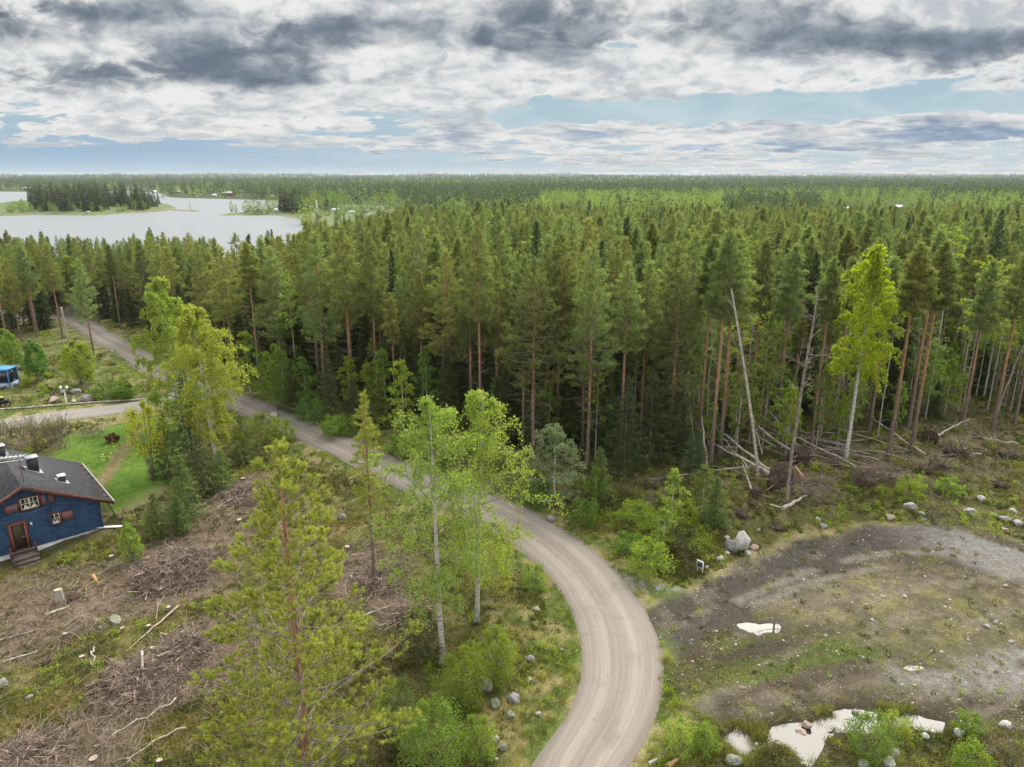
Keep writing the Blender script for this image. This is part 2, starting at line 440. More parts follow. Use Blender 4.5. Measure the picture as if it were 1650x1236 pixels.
def ground_colour(x, y):
    n1 = fbm(x / 3.5, y / 3.5, 41, 4); n2 = fbm(x / 1.1, y / 1.1, 52, 3); n3 = fbm(x / 9, y / 9, 63, 3)
    c = np.zeros(x.shape + (3,)) + np.array([.072, .072, .026])
    c = lerp(c, (.115, .115, .038), sst(.45, .65, n1))
    c = lerp(c, (.155, .125, .070), sst(.52, .7, n2) * .7)
    # forest floor
    f = sst(3, -3, sdpoly(x, y, FOREST) + (n3 - .5) * 6)
    fc = lerp(np.zeros(x.shape + (3,)) + np.array([.050, .052, .020]), (.085, .090, .028), sst(.4, .6, n1))
    fc = lerp(fc, (.11, .08, .05), sst(.55, .7, n2))
    c = c * (1 - f[..., None]) + fc * f[..., None]
    # rough clearing right of forest, with debris
    deb = soft(x, y, world_poly([(1180,760),(1260,745),(1420,720),(1500,690),(1600,690),(1720,690),(1720,760),(1560,770),(1450,765),(1300,800),(1200,810)]), 2, 2)
    c = lerp(c, (.15, .115, .075), deb * (.35 + .65 * sst(.4, .6, n2)))
    # heath left
    cl = soft(x, y, CLEAR, 1.5, 2)
    hc = lerp(np.zeros(x.shape + (3,)) + np.array([.095, .088, .030]), (.14, .125, .045), sst(.45, .62, n2))
    hc = lerp(hc, (.17, .125, .062), sst(.55, .7, n1))
    c = c * (1 - cl[..., None]) + hc * cl[..., None]
    for i, P in enumerate(SLASH):
        s = soft(x, y, P, 1.2, 2.2, 90 + i)
        c = lerp(c, (.165, .120, .086), s * (.55 + .45 * sst(.35, .6, n2)))
    # meadow by the driveway and left of road
    md = soft(x, y, world_poly([(-150,660),(-150,590),(0,560),(110,530),(150,545),(300,630),(250,640),(100,655)]), 2, 2)
    c = lerp(c, (.125, .15, .045), md * .75); c = lerp(c, (.20, .175, .085), md * sst(.52, .68, n2) * .8)
    # verge
    rd = road_d(x, y)
    vg = sst(7.5, 3.2, rd + (n1 - .5) * 4)
    c = lerp(c, (.105, .145, .032), vg * .75)
    c = lerp(c, (.30, .25, .125), vg * sst(.46, .62, n2) * .75)
    # dry bank north-east of the bend
    bank = soft(x, y, world_poly([(840,840),(900,868),(1000,930),(1070,945),(1130,925),(1210,890),(1290,862),(1380,842),(1480,835),(1480,850),(1300,880),(1200,915),(1120,950),(1040,955),(960,925),(870,865)]), 1.2, 1.2)
    c = lerp(c, (.30, .26, .115), bank * (.35 + .65 * sst(.4, .6, n2)))
    # yard
    yd = soft(x, y, YARD, .8, 1.2)
    yc = np.zeros(x.shape + (3,)) + np.array([.108, .090, .066])
    yc = lerp(yc, (.068, .056, .040), sst(.45, .6, n1))
    ux, uy = x * .92 + y * .35, -x * .35 + y * .92
    st_ = fbm(ux / 6, uy / 1.3, 120, 4)
    ce = at(1480, 985); hump = sst(1, .25, np.hypot((x - ce[0]) / 12, (y - ce[1]) / 7))
    yc = lerp(yc, (.175, .15, .105), hump * .7)
    yc = lerp(yc, (.24, .21, .10), hump * sst(.5, .66, n2) * .8)
    yc = lerp(yc, (.092, .100, .028), sst(.46, .58, st_) * (1 - hump * .6) * .85)
    wet = fbm(ux / 9, uy / 1.0, 150, 4); yc = lerp(yc, (.060, .050, .036), sst(.52, .64, wet) * (1 - hump * .8) * .85)
    yc = lerp(yc, (.21, .185, .145), sst(.58, .68, fbm(ux / 3, uy / .8, 160, 3)) * .6)
    gm = at(1320, 1075)
    yc = lerp(yc, (.078, .108, .022), (.45 + .55 * sst(.4, .6, n2)) * sst(.48, .58, st_) * sst(1, .5, np.hypot((x - gm[0]) / 7, (y - gm[1]) / 3.4)))
    tr = sst(3.2, 1.7, dline(x, y, TRACK_L) + (n2 - .5) * 1.6)
    along = sst(at(1420,880)[0], at(1540,872)[0], x)
    tc = lerp(np.zeros(x.shape + (3,)) + np.array([.076, .068, .058]), (.225, .222, .215), along)
    tc = lerp(tc, (.14, .12, .095), sst(.5, .65, n2) * (1 - along) * .8)
    yc = yc * (1 - tr[..., None]) + tc * tr[..., None]
    for L, w in ((RUT, .28), (RUT2, .22)):
        rr = sst(w + .2, w - .1, dline(x, y, L)) * sst(.42, .55, fbm(x / 1.7, y / 1.7, 140, 3))
        yc = lerp(yc, (.225, .20, .168), rr * .75)
    g2 = soft(x, y, GRAVEL2, .8, 1.5); yc = lerp(yc, (.225, .22, .21), g2 * sst(.25, .45, n2))
    yc = yc * np.array([.84, .82, .76])
    c = c * (1 - yd[..., None]) + yc * yd[..., None]
    g3 = soft(x, y, GRAVEL3, .4, .5); c = lerp(c, (.25, .255, .26), g3)
    pd = sdpoly(x, y, POND); c = lerp(c, (.055, .045, .028), sst(1.8, .2, pd + (n2 - .5) * 1.6) * .9)
    for P in PUDS: c = lerp(c, (.07, .06, .045), sst(.9, .1, sdpoly(x, y, P) + (n2 - .5) * .8) * .8)
    # lawn
    lw = soft(x, y, LAWN, .6, .8)
    lc = lerp(np.zeros(x.shape + (3,)) + np.array([.080, .155, .018]), (.115, .195, .026), sst(.4, .6, n1))
    c = c * (1 - lw[..., None]) + lc * lw[..., None]
    path = sst(.75, .35, dline(x, y, world_poly([(150,800),(178,762),(205,722),(228,690)])) + (n2 - .5) * .5)
    c = lerp(c, (.20, .16, .075), path * .9)
    worn = soft(x, y, world_poly([(185,835),(230,805),(262,790),(285,800),(230,835),(195,850)]), 1, 1)
    c = lerp(c, (.26, .22, .12), worn * .8)
    dr = soft(x, y, world_poly([(80,705),(130,694),(220,672),(250,660),(200,662),(100,680)]), 1, 1)
    c = lerp(c, (.28, .24, .13), dr * .7)
    hg = soft(x, y, world_poly([(-60,930),(0,915),(90,890),(165,862),(215,860),(210,900),(120,930),(0,960)]), 1, 1.5)
    c = lerp(c, (.14, .115, .05), hg * .7)
    # far land
    far = sst(140, 260, y)
    c = c * (1 - far[..., None]) + np.array([.045, .058, .022]) * far[..., None]
    fld = np.zeros(x.shape)
    for P in FIELDS: fld = np.maximum(fld, inpoly(x, y, P).astype(float))
    c = lerp(c, (.19, .24, .06), fld)
    return np.clip(c, .004, .9)

FIELDS = [world_poly(p) for p in ([(590,352),(640,346),(720,352),(700,362),(600,362)], [(1380,345),(1408,345),(1412,362),(1386,364)], [(340,425),(420,425),(420,470),(350,470)], [(380,480),(425,480),(430,540),(385,545)])]

NEAR = (np.abs(GX) < 125) & (GY > 10) & (GY < 175)
HZ = ridge(GX, GY)
HZ[NEAR] = gh(GX[NEAR], GY[NEAR])
def build_ground():
    col = np.zeros(GX.shape + (3,)) + np.array([.045, .058, .022])
    fld = np.zeros(GX.shape, bool)
    for P in FIELDS: fld |= inpoly(GX, GY, P)
    col[fld] = (.19, .24, .06)
    col[NEAR] = ground_colour(GX[NEAR], GY[NEAR])
    ny, nx = GX.shape
    V = np.stack([GX, GY, HZ - .06 * sst(2.4, 1.6, road_d(GX, GY))], -1).reshape(-1, 3)
    i = np.arange(ny - 1)[:, None] * nx + np.arange(nx - 1)[None]
    f = np.stack([i, i + 1, i + nx + 1, i + nx], -1).reshape(-1, 4)
    mb = MB(); mb.add(V, f)
    m, t, b = new_mat('ground_soil')
    o = t.obj()
    c = t.attr('Col', 'Color')
    n1 = t.noise(o, 9, 6, .7); n2 = t.noise(o, 38, 3, .7); n3 = t.noise(o, 2.2, 5, .6)
    k = t.m('MULTIPLY', t.lin(n1, .25, .75, .45, 1.55), t.lin(n2, .28, .72, .42, 1.6))
    k = t.m('MULTIPLY', k, t.lin(n3, .3, .7, .75, 1.2))
    col_ = t.mix(1, c, t.xyz(k, t.m('MULTIPLY', k, t.lin(n3, .3, .7, .94, 1.05)), k), 'MULTIPLY')
    t.put(b.inputs['Base Color'], col_); b.inputs['Roughness'].default_value = .95
    b.inputs['Specular IOR Level'].default_value = .15
    bp = t.node('ShaderNodeBump'); bp.inputs['Strength'].default_value = .8; bp.inputs['Distance'].default_value = .12
    t.l.new(t.m('ADD', n1, t.m('MULTIPLY', n2, .4)), bp.inputs['Height']); t.l.new(bp.outputs[0], b.inputs['Normal'])
    g = mb.build('ground', m, smooth=True)
    a = g.data.color_attributes.new('Col', 'FLOAT_COLOR', 'POINT')
    a.data.foreach_set('color', np.concatenate([col.reshape(-1, 3), np.ones((ny * nx, 1))], 1).ravel().astype(np.float32))
    struct(g)
build_ground()

def road_mat(name, pale, mid, dark, grassy):
    m, t, b = new_mat(name)
    o = t.obj(); u = t.attr('tint')                       # 0..1 across
    n = t.noise(o, .55, 5, .6); n2 = t.noise(o, 7, 5, .7); n3 = t.noise(o, 45, 3, .7)
    uu = t.m('ADD', u, t.m('MULTIPLY', t.m('SUBTRACT', n, .5), .06))
    w = t.m('ABSOLUTE', t.m('SUBTRACT', t.m('ABSOLUTE', t.m('SUBTRACT', uu, .5)), .19))    # distance to wheel lines
    c = t.mix(t.ss(w, .09, .03), mid, pale)
    e = t.m('ABSOLUTE', t.m('SUBTRACT', uu, .5))
    c = t.mix(t.m('MULTIPLY', t.ss(e, .36, .47), .75), c, dark)
    c = t.mix(t.m('MULTIPLY', t.ss(e, .06, .0), grassy), c, dark)
    c = t.mix(t.m('MULTIPLY', t.ss(n, .52, .7), .45), c, dark)
    c = t.mix(t.m('MULTIPLY', t.ss(n2, .60, .7), .35), c, dark)
    sv = t.xyz(t.m('MULTIPLY', uu, 26.0), t.m('MULTIPLY', t.attr('vlen'), .10), 0.0)
    st = t.noise(sv, 1.0, 5, .65)
    c = t.mix(1, c, t.mix(t.ss(st, .32, .68), (.88, .875, .87), (1.10, 1.10, 1.09)), 'MULTIPLY')
    pot = t.noise(o, .9, 3, .5); c = t.mix(t.m('MULTIPLY', t.m('MULTIPLY', t.ss(pot, .64, .72), t.ss(w, .12, .02)), .5), c, dark)
    c = t.mix(1, c, t.mix(n3, (.72, .72, .72), (1.28, 1.28, 1.28)), 'MULTIPLY')
    c = t.mix(1, c, t.mix(n2, (.85, .85, .85), (1.15, 1.15, 1.15)), 'MULTIPLY')
    t.put(b.inputs['Base Color'], c); b.inputs['Roughness'].default_value = .92
    bp = t.node('ShaderNodeBump'); bp.inputs['Strength'].default_value = .4; bp.inputs['Distance'].default_value = .04
    t.l.new(t.m('ADD', n2, n3), bp.inputs['Height']); t.l.new(bp.outputs[0], b.inputs['Normal'])
    return m
M['road'] = road_mat('gravel_road', (.262, .226, .192), (.222, .191, .162), (.155, .132, .110), .3)
M['drive'] = road_mat('gravel_drive', (.27, .243, .218), (.24, .214, .19), (.21, .185, .155), .1)

def ribbon(name, L, width, mat, off, jit=.35, seed=0):
    L = np.asarray(L); n = len(L)
    T = norm(np.gradient(L, axis=0)); N = np.stack([-T[:, 1], T[:, 0]], -1)
    k = 15; mb = MB(); V = []; U = []
    for j in range(k):
        u = j / (k - 1); s = (u - .5) * 2
        w = np.interp(L[:, 1], [25, 32, 42, 55], [3.5, 4.5, 4.4, 3.9]) * (width / 4.5) / 2 * s
        wob = (fbm(np.arange(n) / 3.1, np.full(n, seed + j * 9. if j in (0, k - 1) else 0), seed + (0 if s < 0 else 50), 3) - .5) * 2 * jit * (abs(s) > .99)
        P = L + N * (w + np.sign(s) * wob)[:, None]
        crown = .05 * (1 - s * s) - (.05 if abs(s) > .99 else 0) - .03 * math.exp(-((abs(s) - .4) / .12) ** 2)
        V.append(np.stack([P[:, 0], P[:, 1], base_h(P[:, 0], P[:, 1]) + off + crown], -1)); U.append(np.full(n, u))
    V = np.stack(V, 1); U = np.stack(U, 1)
    i = np.arange(n - 1)[:, None] * k + np.arange(k - 1)[None]
    f = np.stack([i, i + k, i + k + 1, i + 1], -1).reshape(-1, 4)
    mb.add(V.reshape(-1, 3), f, U.ravel())
    o = mb.build(name, mat, smooth=True)
    vl = np.repeat(np.concatenate([[0], np.cumsum(np.hypot(*np.diff(L, axis=0).T))]), k)
    a = o.data.attributes.new('vlen', 'FLOAT', 'POINT'); a.data.foreach_set('value', vl.astype(np.float32))
    return struct(o)
# width grows at the bend
def ribbon_var(name, L, wf, mat, off, seed): 
    return ribbon(name, L, wf, mat, off, .35, seed)
ribbon('gravel_road', ROAD, 4.5, M['road'], .015, seed=2)
ribbon('side_road', DRIVE, 4.6, M['drive'], .008, seed=7)

# ------------------------------------------------------------------ water
def water_mat(name, deep, rough, sc, bump):
    m, t, b = new_mat(name)
    b.inputs['Base Color'].default_value = (*deep, 1); b.inputs['Roughness'].default_value = rough
    b.inputs['IOR'].default_value = 1.33; b.inputs['Specular IOR Level'].default_value = .5
    if bump:
        bp = t.node('ShaderNodeBump'); bp.inputs['Strength'].default_value = bump; bp.inputs['Distance'].default_value = .05
        t.l.new(t.noise(t.obj(), sc, 4, .6), bp.inputs['Height']); t.l.new(bp.outputs[0], b.inputs['Normal'])
    return m
M['lake'] = water_mat('lake_water', (.20, .215, .225), .42, .8, .3)  # base colour lightened to carry part of the lake's silvery sky reflection
M['pool'] = water_mat('pool_water', (.05, .045, .03), .02, 3, .0)
def sheet(name, P, z, mat):
    bm = bmesh.new()
    vs = [bm.verts.new((x, y, z)) for x, y in P]
    f = bm.faces.new(vs)
    if f.normal.z < 0: f.normal_flip()
    bmesh.ops.triangulate(bm, faces=[f])
    me = bpy.data.meshes.new(name); bm.to_mesh(me); bm.free(); me.materials.append(mat)
    o = bpy.data.objects.new(name, me); C.objects.link(o); return struct(o)
def wob(P, amp, step, s):
    L = smooth_line(np.vstack([P, P[:1]]), step)[:-1]
    n = norm(np.stack([-np.gradient(L[:, 1]), np.gradient(L[:, 0])], -1))
    k = (fbm(L[:, 0] / (step * 4), L[:, 1] / (step * 4), s, 4) - .5) * 2 * amp
    return L + n * k[:, None]
def grown(P, d):
    c = P.mean(0); return c + (P - c) * (1 + d / np.hypot(*(P - c).T).mean())
def hullrect(P, pad):
    (x0, y0), (x1, y1) = P.min(0) - pad, P.max(0) + pad
    return np.array([[x0, y0], [x1, y0], [x1, y1], [x0, y1]])
pc = POND.mean(0)
sheet('pond', hullrect(POND, .5), -.14, M['pool'])
for i, P in enumerate(PUDS):
    sheet('puddle', hullrect(P, .3), -.045, M['pool'])

LAKE = np.vstack([world_poly([(-900,318),(-300,309),(0,309),(120,310),(205,308),(262,312),(275,318),(330,320),(440,323),(470,330),(480,352),(500,375),(470,430),(400,440),(330,425),(200,425),(60,418),(-100,420),(-500,425),(-1500,430)])])
sheet('lake', wob(LAKE, 4, 12, 3), .12, M['lake'])

def islet(name, P, hmax, amp, seed, step=4, mat=None, rim=6.):
    L = wob(np.asarray(P), amp, step, seed)
    (x0, y0), (x1, y1) = L.min(0) - 1, L.max(0) + 1
    nx = int(min(140, max(12, (x1 - x0) / 2.5))); ny = int(min(140, max(12, (y1 - y0) / 2.5)))
    X, Y = np.meshgrid(np.linspace(x0, x1, nx), np.linspace(y0, y1, ny))
    d = sdpoly(X, Y, L)
    Z = -.3 + (hmax + .42) * sst(.5, -rim, d) + sst(1, -3, d) * (fbm(X / 3, Y / 3, seed, 3) - .4) * .8
    i = np.arange(ny - 1)[:, None] * nx + np.arange(nx - 1)[None]
    f = np.stack([i, i + 1, i + nx + 1, i + nx], -1).reshape(-1, 4)
    keep = (d.ravel()[f] < 3).any(1)
    mb = MB(); mb.add(np.stack([X, Y, Z], -1).reshape(-1, 3), f[keep])
    return struct(mb.build(name, mat or M['shore'], smooth=True)), L
def shore():
    m, t, b = new_mat('shore_ground')
    o = t.obj(); z = t.sep(o)[2]; n = t.noise(o, .25, 5, .65); n2 = t.noise(o, 1.3, 4, .6)
    c = t.mix(t.ss(n, .42, .56), (.19, .155, .085), (.10, .125, .04)); c = t.mix(t.ss(n2, .58, .7), c, (.24, .22, .18)); c = t.mix(t.ss(t.m('MULTIPLY_ADD', n, .3, z), .78, 1.05), c, t.mix(n2, (.07, .095, .03), (.12, .15, .05)))
    t.put(b.inputs['Base Color'], t.mix(t.ss(z, .35, .12), c, (.14, .115, .085))); b.inputs['Roughness'].default_value = .95
    return m
M['shore'] = shore()
ISLE = world_poly([(-320,350),(-150,352),(0,349),(60,347),(150,348),(215,344),(262,341),(285,337),(278,331),(235,325),(150,324),(60,323),(-60,332),(-320,336)])
islet('island', ISLE, 1.2, 2.5, 21)
islet('sandspit', world_poly([(270,339),(300,341),(322,341.5),(320,339.8),(296,338.8),(270,337)]), .3, .8, 22, 2, rim=2)
PENIN = world_poly([(340,346.5),(370,345.5),(395,341),(420,339),(450,334),(500,330),(640,336),(640,378),(560,372),(500,360),(470,353),(440,348),(400,347.5),(365,348)])
islet('peninsula', PENIN, .8, 1.5, 23)
FAR_SHORE = world_poly([(262,320.5),(300,320),(360,321),(440,325),(480,322),(480,305),(262,305)])

# ------------------------------------------------------------------ haze
def haze():
    mb = MB(); box(mb, (-12500, -110, -2.2), (12500, 13500, 42))
    m = bpy.data.materials.new('haze_air'); m.use_nodes = True
    nt = m.node_tree; nt.nodes.remove(nt.nodes['Principled BSDF'])
    v = nt.nodes.new('ShaderNodeVolumePrincipled')
    v.inputs['Color'].default_value = (.86, .92, 1, 1); v.inputs['Density'].default_value = HAZE
    nt.links.new(v.outputs[0], nt.nodes['Material Output'].inputs['Volume'])
    o = mb.build('haze', m); o['kind'] = 'stuff'
    tag(o, 'thin pale blue haze in the air over the distant forest', 'haze')
    o.display_type = 'WIRE'
HAZE = 6.0e-5
USE_HAZE = True
if USE_HAZE: haze()

# ------------------------------------------------------------------ sky, sun, camera
SUN_EL, SUN_AZ = R(44), R(25)           # azimuth clockwise from +Y
def sky():
    w = bpy.data.worlds.new('World'); bpy.context.scene.world = w; w.use_nodes = True
    t = NT(w.node_tree); bg = w.node_tree.nodes['Background']
    st_ = t.node('ShaderNodeTexSky', sky_type='NISHITA', sun_disc=False, sun_elevation=SUN_EL, sun_rotation=SUN_AZ)
    st_.air_density = 1.0; st_.dust_density = .6; st_.ozone_density = 1.5
    d = t.node('ShaderNodeTexCoord').outputs['Generated']
    x, y, z = t.sep(d)
    zc = t.m('MAXIMUM', z, 0.0)
    yy = t.m('MAXIMUM', y, .12)
    a = t.m('DIVIDE', x, yy); e = t.m('DIVIDE', zc, yy)
    zz = t.m('ADD', zc, .045)
    q = t.xyz(t.m('DIVIDE', x, zz), t.m('DIVIDE', y, zz), 0.37)
    ln = t.m('LOGARITHM', t.m('ADD', e, .022), 2.718)
    s = t.xyz(t.m('MULTIPLY', a, 6.0), t.m('MULTIPLY', ln, 2.1), .0)     # cumulus seen side-on, flatter towards the horizon
    s2 = t.xyz(t.m('MULTIPLY_ADD', a, 3.8, 7.7), t.m('MULTIPLY_ADD', ln, 2.0, 3.1), .0)
    A = t.noise(s, 1.1, 10, .57, dist=.55); B = t.noise(s2, 1.05, 9, .56, dist=.45)
    fine = t.noise(s, 4.2, 8, .58, dist=.5)
    nq = t.noise(q, .95, 6, .55)
    def gs(px, py, wx, wy, amp, tot):
        b = (CY - py) / F; e0 = (-ST + b * CT) / (CT + b * ST); k = CT + b * ST
        a0 = (px - CX) / F / k; sa = wx / F / k; se = wy / F / k
        u = t.m('MULTIPLY', t.m('SUBTRACT', a, a0), 1 / sa); v = t.m('MULTIPLY', t.m('SUBTRACT', e, e0), 1 / se)
        g = t.m('EXPONENT', t.m('MULTIPLY', t.m('MULTIPLY_ADD', u, u, t.m('MULTIPLY', v, v)), -1.0))
        return t.m('MULTIPLY_ADD', g, amp, tot)
    s3 = t.xyz(t.m('MULTIPLY', a, 13.0), t.m('MULTIPLY', ln, 5.2), 2.3); low = t.noise(s3, 1.0, 8, .6, dist=.4)
    lw = t.m('MULTIPLY', t.ss(e, .105, .06), t.m('SUBTRACT', low, .5))
    cov = t.m('MULTIPLY_ADD', A, .75, t.m('MULTIPLY', fine, .25))
    cov = t.m('MULTIPLY_ADD', cov, 1.9, -.40)
    cov = t.m('MULTIPLY_ADD', lw, 1.5, cov)
    for g in SKY_COV: cov = gs(*g, cov)
    cover = t.ss(cov, .45, .565)
    th = t.m('MULTIPLY_ADD', B, .60, t.m('MULTIPLY', A, .25))
    th = t.m('MULTIPLY_ADD', fine, .13, t.m('ADD', th, .01))
    th = t.m('MULTIPLY_ADD', th, 1.6, -.30)
    th = t.m('MULTIPLY_ADD', lw, .9, th)
    for g in SKY_DARK: th = gs(*g, th)
    dark = t.ss(th, .44, .84)
    edge = t.ss(cov, .52, .74)                                  # thin rims stay bright
    dark = t.m('MULTIPLY', dark, edge)
    white = t.mix(t.ss(e, .0, .10), (6.3, 6.15, 5.9), (6.5, 6.5, 6.4))
    grey = t.mix(t.ss(e, .04, .11), (2.5, 3.2, 4.1), (1.35, 1.65, 2.05))
    grey = t.mix(1.0, grey, t.mix(t.ss(t.m('MULTIPLY_ADD', fine, .6, t.m('MULTIPLY', B, .4)), .38, .62), (1.45, 1.42, 1.38), (.85, .87, .9)), 'MULTIPLY')
    wht2 = t.mix(t.ss(t.m('MULTIPLY_ADD', fine, .5, t.m('MULTIPLY', A, .5)), .42, .62), white, (3.8, 4.15, 4.45))
    cl = t.mix(dark, wht2, grey)
    blue = t.mix(.93, st_.outputs[0], t.mix(t.ss(e, .0, .11), (3.9, 4.75, 5.35), (3.2, 4.25, 4.85)))
    blue = t.mix(t.ss(z, .25, .6), blue, st_.outputs[0])
    blue = t.mix(1.0, blue, t.mix(t.ss(A, .35, .65), (.9, .93, .95), (1.12, 1.09, 1.06)), 'MULTIPLY')
    lowb = gs(60, 255, 620, 46, 1.0, 0.0)
    blue = t.mix(lowb, blue, t.mix(t.ss(e, .0, .04), (3.6, 4.6, 5.3), (2.45, 3.6, 4.85)))
    colf = t.mix(1.0, t.mix(cover, blue, cl), (.87, .87, .87), 'MULTIPLY')
    back = t.mix(t.ss(nq, .38, .66), (7.6, 8.0, 8.6), (10.9, 10.7, 10.5))
    fr = t.m('MULTIPLY', t.ss(y, .15, .4), t.ss(e, .75, .35))
    sd = (math.sin(SUN_AZ) * math.cos(SUN_EL), math.cos(SUN_AZ) * math.cos(SUN_EL), math.sin(SUN_EL))
    dt = t.node('ShaderNodeVectorMath', operation='DOT_PRODUCT'); t.l.new(d, dt.inputs[0]); dt.inputs[1].default_value = sd
    gl = t.m('EXPONENT', t.m('MULTIPLY', t.m('SUBTRACT', dt.outputs['Value'], 1.0), 15.0))      # glare of the sun through thin cloud
    gl = t.m('MULTIPLY', gl, t.ss(z, .24, .52))
    glow = t.mix(1.0, t.xyz(gl, gl, gl), (GLOW, GLOW * .96, GLOW * .88), 'MULTIPLY')
    t.put(bg.inputs[0], t.mix(1.0, t.mix(fr, back, colf), glow, 'ADD'))
    bg.inputs[1].default_value = .1
    w.cycles.sampling_method = 'MANUAL'; w.cycles.sample_map_resolution = 512
GLOW = 46.0
SKY_COV = [(1440,165,420,20,-.36),(1020,178,200,12,-.24),(60,255,460,30,-.45),(520,262,300,22,-.25),(660,186,200,8,-.22),(995,74,45,9,-.35),(1420,60,260,50,.2),(240,158,70,16,.22),(35,55,90,26,.22),(160,20,200,30,.2),(1480,255,200,16,-.15),(1150,186,160,12,-.25),(280,195,430,34,.25),(1580,205,150,22,.42),
           (860,50,1000,62,.30),(1050,214,230,9,.3),(1090,236,130,9,.22),(860,215,120,10,.2),(1130,142,420,9,.25),(1350,262,260,12,.16),(1250,222,260,8,.16),(700,230,160,8,.14),(420,130,600,30,.2),(830,275,1000,8,-.05),(1200,270,300,10,.1),(900,255,150,10,.12)]
SKY_DARK = [(330,62,300,44,.26),(60,125,150,24,.18),(520,128,230,20,.22),(830,68,130,24,.24),(1180,20,150,30,.22),(1450,65,330,34,.34),(1580,214,140,15,.42),(1130,238,110,7,.3),(1000,217,130,6,.2),(250,190,420,34,-.35),(1000,112,280,24,-.1),(150,15,200,16,.2),(600,40,160,20,.12),(120,85,120,14,-.2),(640,95,110,12,-.15),(1560,25,110,18,-.2),(1300,138,400,9,-.35),(1035,148,60,10,-.4),(1500,175,300,10,-.3),(1250,265,400,14,-.15),(900,30,120,16,.1)]
sky()
def sun():
    l = bpy.data.lights.new('sun', 'SUN'); l.energy = SUN_E; l.angle = R(40); l.color = (1, .95, .87)
    o = bpy.data.objects.new('sun', l); C.objects.link(o)
    o.rotation_euler = (math.pi / 2 - SUN_EL, 0, math.pi - SUN_AZ)
    o.location = (0, 0, 60)
SUN_E = 2.9
sun()
cam = bpy.data.cameras.new('camera'); cam.sensor_width = 36; cam.lens = 36 * F / 1650; cam.clip_end = 40000; cam.clip_start = .5
co = bpy.data.objects.new('camera', cam); C.objects.link(co); co.location = (0, 0, HC); co.rotation_euler = (math.pi / 2 - TH, 0, 0)
sc = bpy.context.scene; sc.camera = co
sc.view_settings.view_transform = 'Standard'; sc.view_settings.look = 'None'; sc.view_settings.exposure = EXPO if 'EXPO' in globals() else .58
sc.view_settings.gamma = 1
sc.cycles.max_bounces = 6; sc.cycles.diffuse_bounces = 3; sc.cycles.glossy_bounces = 2; sc.cycles.transmission_bounces = 3; sc.cycles.volume_bounces = 0
sc.cycles.volume_step_rate = 10
sc.cycles.use_adaptive_sampling = True; sc.cycles.adaptive_threshold = .02
# ------------------------------------------------------------------ trees
def along(P, t):
    """points on a polyline P (n,3) at params t in 0..1"""
    n = len(P) - 1; q = np.clip(t, 0, .9999) * n; i = q.astype(int); u = (q - i)[:, None]
    return P[i] * (1 - u) + P[i + 1] * u

